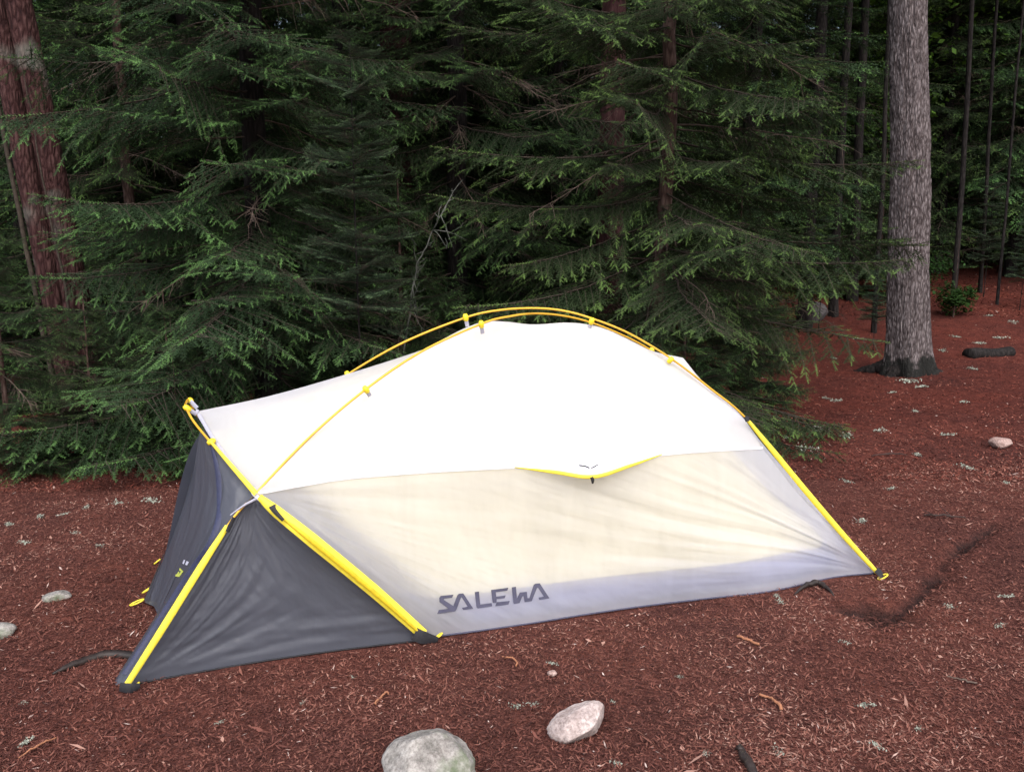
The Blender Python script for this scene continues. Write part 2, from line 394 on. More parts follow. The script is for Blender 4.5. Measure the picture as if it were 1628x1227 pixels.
# ------------------------------------------------------------------ spruce branch templates
def frames(d, n):
    d = d/np.linalg.norm(d, axis=-1, keepdims=True); s = np.cross(n, d); s /= np.linalg.norm(s, axis=-1, keepdims=True)+1e-9
    return np.stack([d, s, np.cross(d, s)], -1)          # columns: x=dir, y=side, z=up
def twig_tpl(nn, lrel, w, r):
    """needles round a shoot lying along +x from 0 to 1"""
    V = []
    for i in range(nn):
        t = (i+.5)/nn; th = (i*2.4) % (2*PI)
        ra = np.array([0, math.cos(th)*1.0, math.sin(th)*.75+.15])
        base = np.array([t*.93, 0, 0]); di = np.array([.55, 0, 0])+ra*.8; di /= np.linalg.norm(di)
        sd = np.cross(di, [0.3, .2, 1]); sd /= np.linalg.norm(sd)
        l = lrel*(.8+.4*r.random())*(1-.35*t)
        V += [base-sd*w/2, base+sd*w/2, base+di*l]
    V += [[0, -.012, 0], [0, .012, 0], [1.0, 0, 0]]
    return np.array(V)
def branch_tpl(L, seed, hero=True, fir=False):
    r = np.random.default_rng(seed)
    tw = []       # (origin, dir, len, tip)
    main = []; wood = []
    ns = 24
    s = np.linspace(0, 1, ns)
    side = np.cumsum(r.normal(0, .012, ns))
    mz = (-.16*s + .17*s**2.2)*L if not fir else (.04*s)*L
    mp = np.stack([s*L, side*L*.6, mz], -1)
    wood.append((mp, np.linspace(.010, .002, ns)*(L/1.5)))
    step = .05 if hero else .085
    k = int(L*.88/step)
    for i in range(k):
        t = .12 + .86*i/k
        p0 = np.array([np.interp(t, s, mp[:, j]) for j in range(3)])
        for sg in (-1, 1):
            if r.random() < .10: continue
            prof = min(1, (1-t)*2.0+.12)*min(1, .35+t*1.6)
            l = L*(.30 if not fir else .5)*prof*(.65+.7*r.random())
            l = max(l, .07)
            ang = (52 + r.normal(0, 8)) * PI/180
            droop = (.10+.30*r.random())*(1.0 if not fir else .12)
            m = 8
            q = np.linspace(0, 1, m)
            sp = np.stack([p0[0]+q*l*math.cos(ang), p0[1]+sg*q*l*math.sin(ang), p0[2] - droop*l*q**1.3 + (.03 if fir else 0)*q], -1)
            sp[:, 2] += r.normal(0, .008)
            if l > .10: wood.append((sp[[0, 3, 5, 7]], np.array([.003, .0025, .002, .001])))
            st = .042 if hero else .06
            kk = max(2, int(l/st))
            for j in range(kk):
                u = (j+.6)/kk
                pj = np.array([np.interp(u, q, sp[:, c]) for c in range(3)])
                dmain = sp[-1]-sp[max(0, m-4)]; dmain /= np.linalg.norm(dmain)
                # shoot along the axis itself
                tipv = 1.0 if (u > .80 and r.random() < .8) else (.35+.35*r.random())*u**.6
                tw.append((pj, dmain, l/kk*1.25, tipv))
                if l > .12:
                    for s2 in (-1, 1):
                        if r.random() < .12: continue
                        a2 = (45+r.normal(0, 10))*PI/180*s2
                        ca, sa = math.cos(a2), math.sin(a2)
                        d2 = np.array([dmain[0]*ca-dmain[1]*sa*1.0, dmain[0]*sa+dmain[1]*ca, dmain[2]-.22*(0.2 if fir else 1)+r.normal(0, .16)])
                        l2 = (.085 if hero else .10)*(.45+.8*r.random())*min(1, 1.5*(1-u)+.4)
                        tw.append((pj, d2, l2, 1.0 if (u > .72 and r.random() < .6) else (.2+.4*r.random())*u**.7))
    # leader tip
    for i in range(6):
        t = .80+.2*i/6; p0 = np.array([np.interp(t, s, mp[:, j]) for j in range(3)])
        tw.append((p0, np.array([1, 0, .15]), L*.055, 1.0))
    tpl = [twig_tpl(18 if hero else 6, .25 if hero else .36, .060 if hero else .12, r) for _ in range(4)]
    O = np.array([a[0] for a in tw]); D = np.array([a[1] for a in tw]); LN = np.array([a[2] for a in tw]); TP = np.array([a[3] for a in tw])
    FR = frames(D, np.tile([0, 0, 1.0], (len(D), 1)))
    VV, TT = [], []
    idx = np.arange(len(tw)) % 4
    for q in range(4):
        k_ = idx == q
        v = np.einsum('nij,mj->nmi', FR[k_]*LN[k_][:, None, None], tpl[q]) + O[k_][:, None, :]
        VV.append(v.reshape(-1, 3)); TT.append(np.repeat(TP[k_], len(tpl[q])))
    return np.concatenate(VV).astype(np.float32), np.concatenate(TT).astype(np.float32), wood
HB = [branch_tpl(1.5, 100+i, True) for i in range(4)]
CB = [branch_tpl(1.6, 200+i, False) for i in range(4)]
FB = [branch_tpl(.7, 300+i, True, True) for i in range(2)]
def tube_arr(pts, rad, k=4):
    mb = MB(); mb.tube(pts, rad, k, cap=False); V = np.concatenate(mb.V); return V, np.array(mb.Q)
WB = {}
def wood_arr(tpl, maxn=200):
    key = id(tpl)
    if key not in WB:
        Vs, Fs, n = [], [], 0
        for pts, rad in tpl[2][:maxn]:
            V, F = tube_arr(pts, rad, 3); Vs.append(V); Fs.append(F+n); n += len(V)
        WB[key] = (np.concatenate(Vs), np.concatenate(Fs))
    return WB[key]

def trunk_mesh(H, r0, lean=(0, 0), seed=0, flare=1.25, k=20, nseg=40, rough=.03, top=.15, bend=.02):
    z = np.concatenate([np.linspace(-.15, 1.0, 12), np.linspace(1.1, H, nseg)])
    t = np.clip(z/H, 0, 1)
    r = r0*(1-(1-top)*t)*(1+(flare-1)*np.exp(-np.clip(z, 0, 9)/.25))
    th = np.linspace(0, 2*PI, k, endpoint=False)
    Z, TH = np.meshgrid(z, th, indexing='ij')
    cx = lean[0]*z + bend*H*fbm(z*.25+seed, z*0, seed)*np.clip(z/2, 0, 1); cy = lean[1]*z + bend*H*fbm(z*.25, z*0+seed, seed+5)*np.clip(z/2, 0, 1)
    lob = 1+ .16*np.exp(-np.clip(Z, 0, 9)/.22)*np.sin(TH*5+seed)*(flare-1)/.25
    R = r[:, None]*lob*(1+rough*fbm(TH*3+seed, Z*3, seed, 3))
    V = np.stack([cx[:, None]+R*np.cos(TH), cy[:, None]+R*np.sin(TH), Z], -1).reshape(-1, 3)
    i = np.arange(len(z)*k).reshape(len(z), k)
    F = np.stack([i[:-1], np.roll(i, -1, 1)[:-1], np.roll(i, -1, 1)[1:], i[1:]], -1).reshape(-1, 4)
    return V, F, (lambda zz: np.array([np.interp(zz, z, cx), np.interp(zz, z, cy), zz]))

def rotm(yaw, pitch, roll=0):
    cy_, sy_ = math.cos(yaw), math.sin(yaw); cp, sp = math.cos(pitch), math.sin(pitch); cr, sr = math.cos(roll), math.sin(roll)
    Rz = np.array([[cy_, -sy_, 0], [sy_, cy_, 0], [0, 0, 1]]); Ry = np.array([[cp, 0, -sp], [0, 1, 0], [sp, 0, cp]]); Rx = np.array([[1, 0, 0], [0, cr, -sr], [0, sr, cr]])
    return Rz @ Ry @ Rx

def conifer(name, H, r0, R, zlow, seed, barkm, need, tpls_low, tpls_high=None, zhero=99, dz=.26, per=5, lean=(0, 0), loc=(0, 0, 0),
            prof=None, dead=18, extra=(), gap=.08, facing=None, deadmat='dead'):
    """spruce: trunk, limbs, crown (needles) and dead twigs; returns the root Empty"""
    r = np.random.default_rng(seed)
    root = empty(name, loc)
    V, F, axisf = trunk_mesh(H, r0, lean, seed)
    mesh_np('trunk', V, F, barkm, root, smooth=True)
    CV, CT, WV, WF, wn_ = [], [], [], [], 0
    blist = []
    z = zlow; lv = 0
    while z < H-.15:
        t = z/H
        rad = prof(z) if prof else R*(1-t)**.75
        tp_hi = z > zhero
        nb = per if not tp_hi else max(3, per-1)
        y0 = r.random()*6.28
        for i in range(nb):
            if r.random() < gap: continue
            yaw = y0+2*PI*i/nb+r.normal(0, .22)
            l = rad*(.72+.5*r.random())
            pit = math.radians(-16+34*t**1.2+r.normal(0, 6)) if H > 4 else math.radians(6+r.normal(0, 5))
            blist.append((z+r.normal(0, .06), yaw, l, pit, tp_hi))
        z += dz*(1.0 if not tp_hi else 1.35)*(.75+.5*r.random()); lv += 1
    for e in extra: blist.append((*e, False))
    for (zz, yaw, l, pit, hi) in blist:
        if l < .08: continue
        tp = (tpls_high or tpls_low) if hi else tpls_low
        b = tp[int(r.integers(len(tp)))]
        L0 = b[2][0][0][-1, 0]
        sc = l/L0
        # foliage keeps its needle size: stretch length more than the twigs
        Rm = rotm(yaw, pit, r.normal(0, .25))
        Smat = np.diag([sc, max(.35, sc**.8), max(.4, sc**.8)])
        A = (Rm @ Smat).T.astype(np.float32)
        o = axisf(zz).astype(np.float32)
        v = b[0] @ A + o
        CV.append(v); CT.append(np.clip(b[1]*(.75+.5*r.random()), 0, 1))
        wv, wf = wood_arr(b, 60 if not hi else 16)
        WV.append(wv @ A + o); WF.append(wf+wn_); wn_ += len(wv)
    CV = np.concatenate(CV)
    low = CV[:, 2] < .03; CV[low, 2] = .03+np.abs(r.normal(0, .01, low.sum()))
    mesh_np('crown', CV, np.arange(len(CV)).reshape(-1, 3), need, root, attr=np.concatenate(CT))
    WVc = np.concatenate(WV); low = WVc[:, 2] < .02; WVc[low, 2] = .02
    mesh_np('limbs', WVc, np.concatenate(WF), M['limb'], root, smooth=True)
    if dead:
        DV, DF, n = [], [], 0
        for i in range(dead):
            zz = zlow*.4+ r.random()*min(H*.55, 3.6); yaw = r.random()*6.28; l = R*(.3+.45*r.random())
            o = axisf(zz); d = np.array([math.cos(yaw), math.sin(yaw), -.12+r.normal(0, .12)])
            m = 7; q = np.linspace(0, 1, m)[:, None]
            pts = o + d*l*q + np.array([0, 0, -.15*l])*q**2 + np.cumsum(r.normal(0, .02*l, (m, 3)), 0)*q
            V, F = tube_arr(pts, np.linspace(.008, .0015, m), 4); DV.append(V); DF.append(F+n); n += len(V)
            for j in range(int(16+l*14)):
                u = .2+.8*r.random(); p = np.array([np.interp(u, q[:, 0], pts[:, c]) for c in range(3)])
                dd = d+r.normal(0, .55, 3); dd[2] -= .55; dd /= np.linalg.norm(dd); ll = .06+.26*r.random()*(1-u*.5)
                pp = np.array([p, p+dd*ll*.5+r.normal(0, .012, 3), p+dd*ll+np.array([0, 0, -.05*ll])])
                V, F = tube_arr(pp, [.0025, .0017, .0008], 3); DV.append(V); DF.append(F+n); n += len(V)
        mesh_np('dead_twigs', np.concatenate(DV), np.concatenate(DF), M[deadmat], root, smooth=True)
    return root
def copy_tree(o, parent=None):
    c = o.copy(); COL.objects.link(c); c.parent = parent
    for ch in list(o.children): copy_tree(ch, c)
    return c
def put(root, x, y, rz=0, s=1.0, sz=None):
    root.location = (x, y, float(gz(x, y))-.02); root.rotation_euler = (0, 0, rz); root.scale = (s, s, sz or s)

# near trees ------------------------------------------------------------
def at(px, Y): return (px-CX)/FPX*(Y*math.cos(PITCH)+.26)
# centre-left spruce
tA = conifer('spruce_tree', 11, .11, 2.15, .22, 11, M['bark_dark'], M['needle'], HB, CB, 4.2, .27, 6, prof=lambda z: 2.0*(1-z/11)**.6*(.85+.15*math.sin(z*5)), dead=34,
             extra=[(.35, -1.9, 2.0, -.08), (.3, -2.9, 1.7, -.06), (.45, -2.4, 2.1, -.1), (.3, -1.4, 1.8, -.06), (1.9, -2.5, 1.6, -.02), (1.15, -2.8, 1.75, -.05), (1.6, -1.2, 2.0, -.12), (.8, -1.7, 2.1, -.12), (.55, -2.3, 2.2, -.10), (2.5, -1.9, 1.8, -.05), (2.2, -1.5, 1.6, -.1), (2.7, -1.6, 1.7, -.1), (3.1, -1.4, 1.6, -.15), (3.4, -1.8, 1.7, -.2), (3.8, -1.5, 1.6, -.25), (1.4, -1.5, 1.8, -.1), (2.0, -1.9, 1.9, -.1), (3.0, -2.2, 1.9, -.2)])
put(tA, at(430, 7.15), 7.15)
tag(tA, 'big bushy spruce with low sweeping branches behind the left end of the tent', 'spruce tree')
# centre-right spruce
tB = conifer('spruce_tree', 10, .07, 2.0, .25, 23, M['bark_brown'], M['bright_needle'], HB, CB, 4.2, .27, 5, prof=lambda z: 1.95*(1-z/10)**.6*(.85+.15*math.sin(z*4+1)), dead=26,
             extra=[(2.35, -.12, 1.95, -.10), (1.75, -.3, 2.0, -.12), (1.15, -.45, 1.8, -.2), (.5, -.75, 1.75, -.17), (2.3, -2.7, 2.0, -.05), (1.9, -3.0, 1.9, 0.0), (1.5, -1.3, 1.7, .05), (2.9, -1.5, 1.2, .05),
                    (.30, -.95, 1.9, -.10), (2.6, -1.9, 1.4, -.1), (3.3, -1.7, 1.3, -.1), (3.2, -2.3, 1.6, -.1), (1.0, -2.2, 1.9, -.12), (.6, -1.4, 1.9, -.1)])
put(tB, at(1036, 7.4), 7.4)
tag(tB, 'slim trunked spruce with bright branch tips behind the right half of the tent', 'spruce tree')
def dup(src, x, y, rz, s, label, group=None, sz=None):
    c = copy_tree(src); put(c, x, y, rz, s, sz); c['label'] = label
    if group: c['group'] = group
    return c
dup(tA, at(730, 9.0), 9.0, 2.2, 1.0, 'spruce standing back in the shade above the tent crown')
dup(tB, at(235, 9.5), 9.5, 3.6, .95, 'spruce with long low boughs just right of the leaning red double trunk')
tS = conifer('spruce_tree', 2.3, .03, .95, .12, 77, M['bark_brown'], M['needle'], HB, None, 99, .16, 6, prof=lambda z: .98*(1-z/2.35)**.7, dead=4)
put(tS, at(15, 6.1), 6.1, 0, .80); tag(tS, 'small bushy young spruce at the left edge in front of the leaning red double trunk', 'spruce tree')
dup(tS, at(150, 6.2), 6.2, 2.0, .55, 'low young spruce hiding the foot of the leaning red double trunk')
dup(tS, at(-30, 9.0), 9.0, 3.0, 1.25, 'young spruce behind the leaning red double trunk at the left edge')
dup(tA, at(880, 10.4), 10.4, 4.4, 1.05, 'spruce deep behind the slim trunked spruce and the ridge of the tent')
dup(tA, at(560, 10.2), 10.2, .9, 1.1, 'spruce behind the young fir and the dark red trunk')
# young fir with flat whorls
tF = conifer('young_fir', 3.0, .011, .62, 1.0, 41, M['bark_dark'], M['fir'], FB, None, 99, .20, 7, prof=lambda z: .16+.36*(1-z/3.0)**.6, dead=0, gap=.02)
put(tF, at(579, 6.35), 6.35, 0, .96); tag(tF, 'young fir with flat whorled branches and a thin pale stem behind the tent', 'fir tree')

# mid and far spruces (coarser) ------------------------------------------
tC = conifer('spruce_tree', 14, .13, 2.6, .8, 51, M['bark_dark'], M['needle'], CB, CB, 99, .28, 6, dead=16)
tD = conifer('spruce_tree', 14, .10, 2.2, 1.4, 52, M['bark_dark'], M['needle'], CB, CB, 99, .32, 6, dead=20)
put(tC, at(330, 11.5), 11.5); tag(tC, 'dark spruce deep in the forest left of the young fir', 'spruce tree')
put(tD, at(1180, 12.5), 12.5); tag(tD, 'dark spruce in the shade between the slim spruce and the thin black trunks', 'spruce tree')
r = np.random.default_rng(5)
placed = [(t.location.x, t.location.y) for t in (tA, tB, tC, tD)] + [(4.4, 10.0)]
far = []
for (px, Y, s) in [(60, 10.5, 1), (190, 12.5, 1.1), (450, 12.8, 1), (640, 13.5, 1.1), (790, 12.6, 1), (960, 11.6, 1.0), (1080, 14.5, 1.1), (1560, 20.2, 1.0), (1660, 18.2, .9), (1500, 19, 1.1), (1250, 17.5, 1.1), (1700, 17, 1.1), (1480, 16.8, 1.0), (1540, 17.6, 1.1), (1600, 16.4, 1.0), (1650, 19, 1.1), (1440, 18, 1.0), (1290, 16, 1.0), (1330, 19.5, 1.0)]:
    far.append((at(px, Y), Y, s))
tries = 0
while len(far) < 170 and tries < 9000:
    tries += 1
    y = 14+40*r.random()**1.1; x = (r.random()*2-1)*(y*.80+5)
    if abs(x/y-.415) < .05 and y < 24: continue
    if x/y > .36 and y < 16: continue          # the gap where the bright broadleaf shows
    if min((x-a)**2+(y-b)**2 for a, b in placed+[(f[0], f[1]) for f in far]) < (1.5+.02*y)**2: continue
    far.append((x, y, .85+.4*r.random()))
for i, (x, y, s) in enumerate(far):
    px = CX+FPX*x/(y*.985+.26)
    side = 'left of the young fir' if px < 560 else ('behind the tent top' if px < 1000 else ('left of the big grey trunk' if px < 1400 else 'right of the big grey trunk'))
    dist = 'in the shade' if y < 15 else 'far back'
    c = dup(tC if i % 2 else tD, x, y, r.random()*6.28, s, 'dark spruce %s %s' % (dist, side), 'background spruces %s %s' % (dist, side))

# big trunks -------------------------------------------------------------
def pine(name, px, py, H, r0, lean, bm, seed, label, flare=1.5, k=40, rough=.05, cat='pine tree', crown=True, Y=None, ht=None, rz=0):
    g = G(px, py) if Y is None else np.array([at(px, Y), Y, 0])
    root = empty(name, (g[0], g[1], float(gz(g[0], g[1]))))
    V, F, ax = trunk_mesh(H, r0, lean, seed, flare, k, 90 if k < 150 else 520, rough, .35, .004)
    if k >= 150:                         # thick flaky plates
        th = np.arctan2(V[:, 1], V[:, 0]-lean[0]*V[:, 2]); zz = V[:, 2]
        f = noise(th*13+4*noise(th*4, zz*3, 3), zz*5.5+noise(th*9, zz*2, 4)*2, 9); g_ = noise(th*30, zz*14, 5)
        dd = .016*np.clip(np.abs(f-.5)*5, 0, 1)+.008*g_-.012
        V = V + np.c_[np.cos(th)*dd, np.sin(th)*dd, zz*0]
    mesh_np('trunk', V, F, bm, root, smooth=True)
    if crown:
        CV, CT, WV, WF, n = [], [], [], [], 0
        rr = np.random.default_rng(seed)
        zc = ht or H*.5
        while zc < H:
            for i in range(4):
                b = CB[int(rr.integers(4))]; l = 2.2*(1-(zc-H*.5)/H)*(.7+.5*rr.random()); sc = l/1.6
                A = (rotm(rr.random()*6.28, math.radians(5+rr.normal(0, 10))) @ np.diag([sc]*3)).T; o = ax(zc)
                CV.append(b[0] @ A + o); CT.append(b[1])
                wv, wf = wood_arr(b, 16); WV.append(wv @ A + o); WF.append(wf+n); n += len(wv)
            zc += .5
        CV = np.concatenate(CV)
        mesh_np('crown', CV, np.arange(len(CV)).reshape(-1, 3), M['needle'], root, attr=np.concatenate(CT))
        mesh_np('limbs', np.concatenate(WV), np.concatenate(WF), M['limb'], root, smooth=True)
    tag(root, label, cat)
    return root
big = pine('pine_tree', 1444, 592, 13, .222, (-.083, 0), M['bark_grey'], 61, 'thick grey pine trunk with flaky bark and dark flared roots at right', 1.28, 200, .05, ht=7)
# dark roots of the big pine
mb = MB(); rr0 = np.random.default_rng(4)
for a, l, r0_ in ((-2.75, .30, .10), (-.12, .42, .10), (2.6, .5, .15)):
    q = np.linspace(0, 1, 22)[:, None]
    pts = np.array([math.cos(a), math.sin(a), 0])*(.12+l*q) + np.array([0, 0, .13])*(1-q)**1.3 - np.array([0, 0, .05])*q + np.cumsum(rr0.normal(0, .006, (22, 3)), 0)
    mb.tube(pts, np.linspace(r0_, .03, 22)*(1+.25*fbm(q[:, 0]*7+a, q[:, 0]*0, 6)), 14, flat=.8)
mb.build('root', M['bark_dark'], big)
# leaning double red trunk at the left
dbl = pine('pine_tree', 150, 720, 12, .135, (-.100, .0), M['bark_red'], 71, 'leaning reddish pine with two fused stems at the left edge', 1.25, 48, .10, Y=7.9, ht=6.5)
V, F, ax = trunk_mesh(11, .10, (-.108, -.01), 77, 1.2, 40, 80, .10, .35, .004)
mesh_np('trunk', V+np.array([-.14, -.07, 0]), F, M['bark_red'], dbl, smooth=True)
# grey dead stem running up beside it
mb = MB()
q = np.linspace(0, 1, 30)[:, None]
mb.tube(np.array([-.24, -.17, .1])+np.array([-.47, 0, 4.2])*q+np.c_[fbm(q[:, 0]*6, q[:, 0], 3)*.04, q[:, 0]*0, q[:, 0]*0], np.linspace(.022, .014, 30), 8)
mb.tube(np.array([-.01, -.165, .3])+np.array([-.30, 0, 2.8])*q+np.c_[fbm(q[:, 0]*6, q[:, 0], 8)*.04, q[:, 0]*0, q[:, 0]*0], np.linspace(.016, .004, 30), 8)
mb.build('grey_dead_stem', M['limb'], dbl)
pine('pine_tree', 642, 0, 12, .20, (.0, 0), M['bark_maroon'], 81, 'dark red trunk standing behind the young fir', 1.2, 30, .06, Y=9.6, ht=6)
pine('pine_tree', 965, 0, 12, .15, (.0, 0), M['bark_maroon'], 82, 'dark red trunk just left of the slim spruce stem', 1.2, 30, .06, Y=9.3, ht=6)
pine('pine_tree', 158, 0, 12, .09, (.0, 0), M['bark_grey'], 83, 'slim grey trunk in the shade right of the leaning red double trunk', 1.2, 24, .06, Y=11.5, ht=7)
pine('pine_tree', 1277, 0, 12, .095, (.003, 0), M['bark_dark'], 84, 'slim greyish trunk left of the thin black trunks, between slim spruce and big grey trunk', 1.2, 24, .06, Y=12.5, ht=7)
pine('pine_tree', 1322, 0, 12, .065, (-.01, 0), M['bark_dark'], 85, 'thin straight black trunk, the left one before the bright green leaves', 1.2, 20, .05, Y=13, ht=7)
pine('pine_tree', 1352, 0, 12, .075, (-.018, 0), M['bark_dark'], 86, 'thin bent dark trunk, the right one before the bright green leaves', 1.2, 20, .05, Y=14, ht=7)
pine('pine_tree', 1512, 497, 12, .042, (-.020, 0), M['bark_dark'], 87, 'thin black trunk rising from the green shrub right of the big grey trunk', 1.2, 20, .05, Y=13.5, ht=6)
pine('pine_tree', 1554, 0, 12, .032, (-.035, 0), M['bark_dark'], 88, 'thin black trunk, middle one of the three right of the big grey trunk', 1.2, 20, .05, Y=15, ht=6)
pine('pine_tree', 1582, 0, 12, .022, (-.01, 0), M['bark_dark'], 89, 'thinnest black trunk near the right edge', 1.2, 20, .05, Y=14, ht=6)
pine('pine_tree', 1388, 0, 12, .032, (-.03, 0), M['bark_dark'], 90, 'thin dark stem close beside the left side of the big grey trunk', 1.2, 20, .05, Y=12, ht=6)

# small firs on the right in the shade
for (px, Y, s, rz, lab) in [(1388, 11.0, .42, 1.0, 'tiny dark fir left of the foot of the big grey trunk'), (1560, 14.6, .62, 2.0, 'little dark fir with drooping boughs right of the big grey trunk'),
                            (1618, 13.6, .50, 3.0, 'little dark fir at the right edge behind the half buried log'), (1300, 12.0, .55, 4.0, 'small dark fir behind the grey boulder')]:
    c = dup(tF, at(px, Y), Y, rz, s, lab)

for (px, Y, s, rz, lab) in [(1165, 7.9, .85, .6, 'bushy young spruce low behind the rear end of the tent'), (1195, 9.9, .7, 1.6, 'small dark spruce low behind the rear of the tent, left of the grey boulder'), (1085, 6.9, .6, 2.6, 'low spruce boughs right behind the rear pole of the tent'),
                            (1330, 14.6, .9, 2.1, 'small dark spruce behind the grey boulder, left of the big grey trunk'), (1392, 14.5, 1.0, 2.9, 'small spruce in the deep shade left of the big grey trunk'),
                            (1552, 18.5, 1.0, 3.3, 'small dark spruce behind the shrub, right of the big grey trunk'), (1640, 17.0, .9, 4.3, 'small dark spruce at the right edge deep in the shade'),
                            (275, 6.35, .55, 5.1, 'low spruce boughs on the ground behind the tent door'), (640, 7.8, .9, 5.5, 'young spruce hidden low behind the white roof of the tent')]:
    dup(tS, at(px, Y), Y, rz, s, lab)

# broadleaf trees lit green far back ------------------------------------
def leafy(name, loc, H, Rc, zc, n, seed, label, mat, cat, ls=.05, r0=.07):
    r = np.random.default_rng(seed); root = empty(name, (loc[0], loc[1], float(gz(loc[0], loc[1]))))
    V, F, ax = trunk_mesh(H, r0, (.0, 0), seed, 1.2, 12, 30, .05, .2, .01)
    mesh_np('trunk', V, F, M['bark_brown'], root, smooth=True)
    nc = max(12, n//90); cc = r.normal(0, 1, (nc, 3)); cc /= np.linalg.norm(cc, axis=1)[:, None]; cc *= (r.random((nc, 1))**.45)*np.array([Rc, Rc, (H-zc)/2]); cc[:, 2] += (H+zc)/2
    DV, DF, m = [], [], 0
    for c in cc:
        p0 = ax(max(.1*H, min(c[2]-.3*H*.2, H*.9))); pts = np.array([p0, (p0+c)/2+r.normal(0, .05*Rc, 3), c])
        v, f = tube_arr(pts, np.array([.3, .18, .06])*r0, 4); DV.append(v); DF.append(f+m); m += len(v)
    mesh_np('limbs', np.concatenate(DV), np.concatenate(DF), M['limb'], root, smooth=True)
    k = r.integers(0, nc, n); c = cc[k]+r.normal(0, Rc*.17, (n, 3)); c[:, 2] = np.maximum(c[:, 2], .02)
    d = r.normal(0, 1, (n, 3)); d[:, 2] *= .4; nn = r.normal(0, .45, (n, 3))+np.array([0, 0, 1])
    FR = frames(d, nn); t = np.array([[-.5, 0, 0], [0, -.32, .04], [.55, 0, -.03], [0, .32, .04]])
    S = ls*(.6+.8*r.random(n)); v = np.einsum('nij,mj->nmi', FR*S[:, None, None], t)+c[:, None, :]
    mesh_np('crown', v.reshape(-1, 3), np.arange(4*n).reshape(n, 4), mat, root, attr=np.repeat(np.clip(.5*r.random(n)+.5*r.random(nc)[k], 0, 1), 4))
    tag(root, label, cat); return root
leafy('broadleaf_tree', (at(1385, 17), 17, 0), 7.5, 1.6, 1.5, 9000, 91, 'bright green broadleaf tree glowing in the gap left of the big grey trunk', M['leaf'], 'broadleaf tree', .11)
0 and leafy('broadleaf_tree', (at(1400, 23), 23, 0), 9, 2.4, 1.0, 9000, 92, 'bright leafy tree farthest back in the gap beside the thin black trunks', M['leaf'], 'broadleaf tree', .13)
0 and leafy('broadleaf_tree', (at(1225, 20), 20, 0), 7, 1.5, 1.0, 5000, 94, 'small green broadleaf tree far back left of the slim greyish trunk', M['leaf'], 'broadleaf tree', .11)
leafy('shrub', (at(1513, 12.9), 12.9, 0), .5, .30, .05, 1500, 93, 'low green shrub at the foot of a thin black trunk', M['shrub'], 'shrub', .05, .012)
leafy('shrub', (at(1450, 14.0), 14.0, 0), .7, .6, .05, 2000, 95, 'low dark shrub behind the foot of the big grey trunk', M['shrub'], 'shrub', .05, .012)
leafy('shrub', (at(285, 5.75), 5.75, 0), .10, .16, .0, 500, 96, 'patch of yellow green plants on the ground just left of the tent', M['shrub'], 'plant', .022, .004)

# leaning dead sapling crusted with lichen
mb = MB(); rr = np.random.default_rng(3)
pa = [P(618, 720, 6.7), P(632, 590, 6.65), P(655, 470, 6.6), P(668, 425, 6.5), P(690, 375, 6.45), P(712, 330, 6.45), P(738, 282, 6.5)]
sp_ = spline(pa, 40); sp_ += np.cumsum(rr.normal(0, .005, sp_.shape), 0)
o0 = sp_[0].copy()
mb.tube(sp_-o0, np.linspace(.009, .002, 40), 6)
for i in range(30):
    j = int(rr.integers(12, 39)); d = rr.normal(0, 1, 3)+np.array([.3, 0, .5]); d /= np.linalg.norm(d); l = .04+.22*rr.random()**2
    q = np.linspace(0, 1, 6)[:, None]; mb.tube(sp_[j]-o0+d*l*q+np.array([0, 0, -.12*l])*q**2+np.cumsum(rr.normal(0, .010, (6, 3)), 0)*q, np.linspace(.0035, .001, 6), 4)
    if l > .12:
        e = sp_[j]-o0+d*l*.6; d2 = d+rr.normal(0, .8, 3); d2 /= np.linalg.norm(d2); mb.tube(np.array([e, e+d2*l*.3+rr.normal(0, .008, 3), e+d2*l*.5]), [.0025, .002, .001], 4)
dbr = mb.build('dead_sapling', M['lichen_twig']); dbr.location = o0
tag(dbr, 'bare dead sapling crusted with pale lichen between the two near spruces', 'dead sapling')

# ------------------------------------------------------------------ rocks, roots, sticks, lichen
def rock(name, c, dims, seed, mat, label, rz=0, sub=5, amp=.22, pts=None, sink=.25, flat=0):
    import bmesh
    bm = bmesh.new(); bmesh.ops.create_icosphere(bm, subdivisions=sub, radius=1.0)
    co = np.array([v.co[:] for v in bm.verts]); r = np.random.default_rng(seed)
    cut = r.normal(0, 1, (14, 3)); cut /= np.linalg.norm(cut, axis=1)[:, None]; h = .62+.3*r.random(14)
    for n_, hh in zip(cut, h):                 # chopped facets, then worn
        d = co @ n_; k = d > hh; co[k] -= (d[k]-hh)[:, None]*n_*.85
    f = 1+amp*(fbm(co[:, 0]*1.6+seed, co[:, 1]*1.6+co[:, 2]*1.3, seed, 3))*.6+.035*fbm(co[:, 0]*9+seed, co[:, 1]*9+co[:, 2]*8, seed+4, 3)
    co *= f[:, None]*np.array(dims)/2
    if pts is not None: co = pts(co)
    for v, p in zip(bm.verts, co): v.co = p
    me = bpy.data.meshes.new(name); bm.to_mesh(me); bm.free(); me.materials.append(mat)
    me.polygons.foreach_set('use_smooth', np.ones(len(me.polygons), dtype=bool))
    o = bpy.data.objects.new(name, me); COL.objects.link(o)
    o.location = (c[0], c[1], float(gz(c[0], c[1]))+dims[2]*(.5-sink)); o.rotation_euler = (0, 0, rz)
    tag(o, label, 'rock'); return o
g = G(918, 1168); rock('rock', g, (.20, .15, .125), 33, M['rock_pink'], 'pale pinkish white rock standing alone in front of the tent', .12, sink=.22, amp=.08,
    pts=lambda c: np.c_[c[:, 0], c[:, 1], c[:, 2]*(1+.36*c[:, 0]/.1)+.20*c[:, 0]])
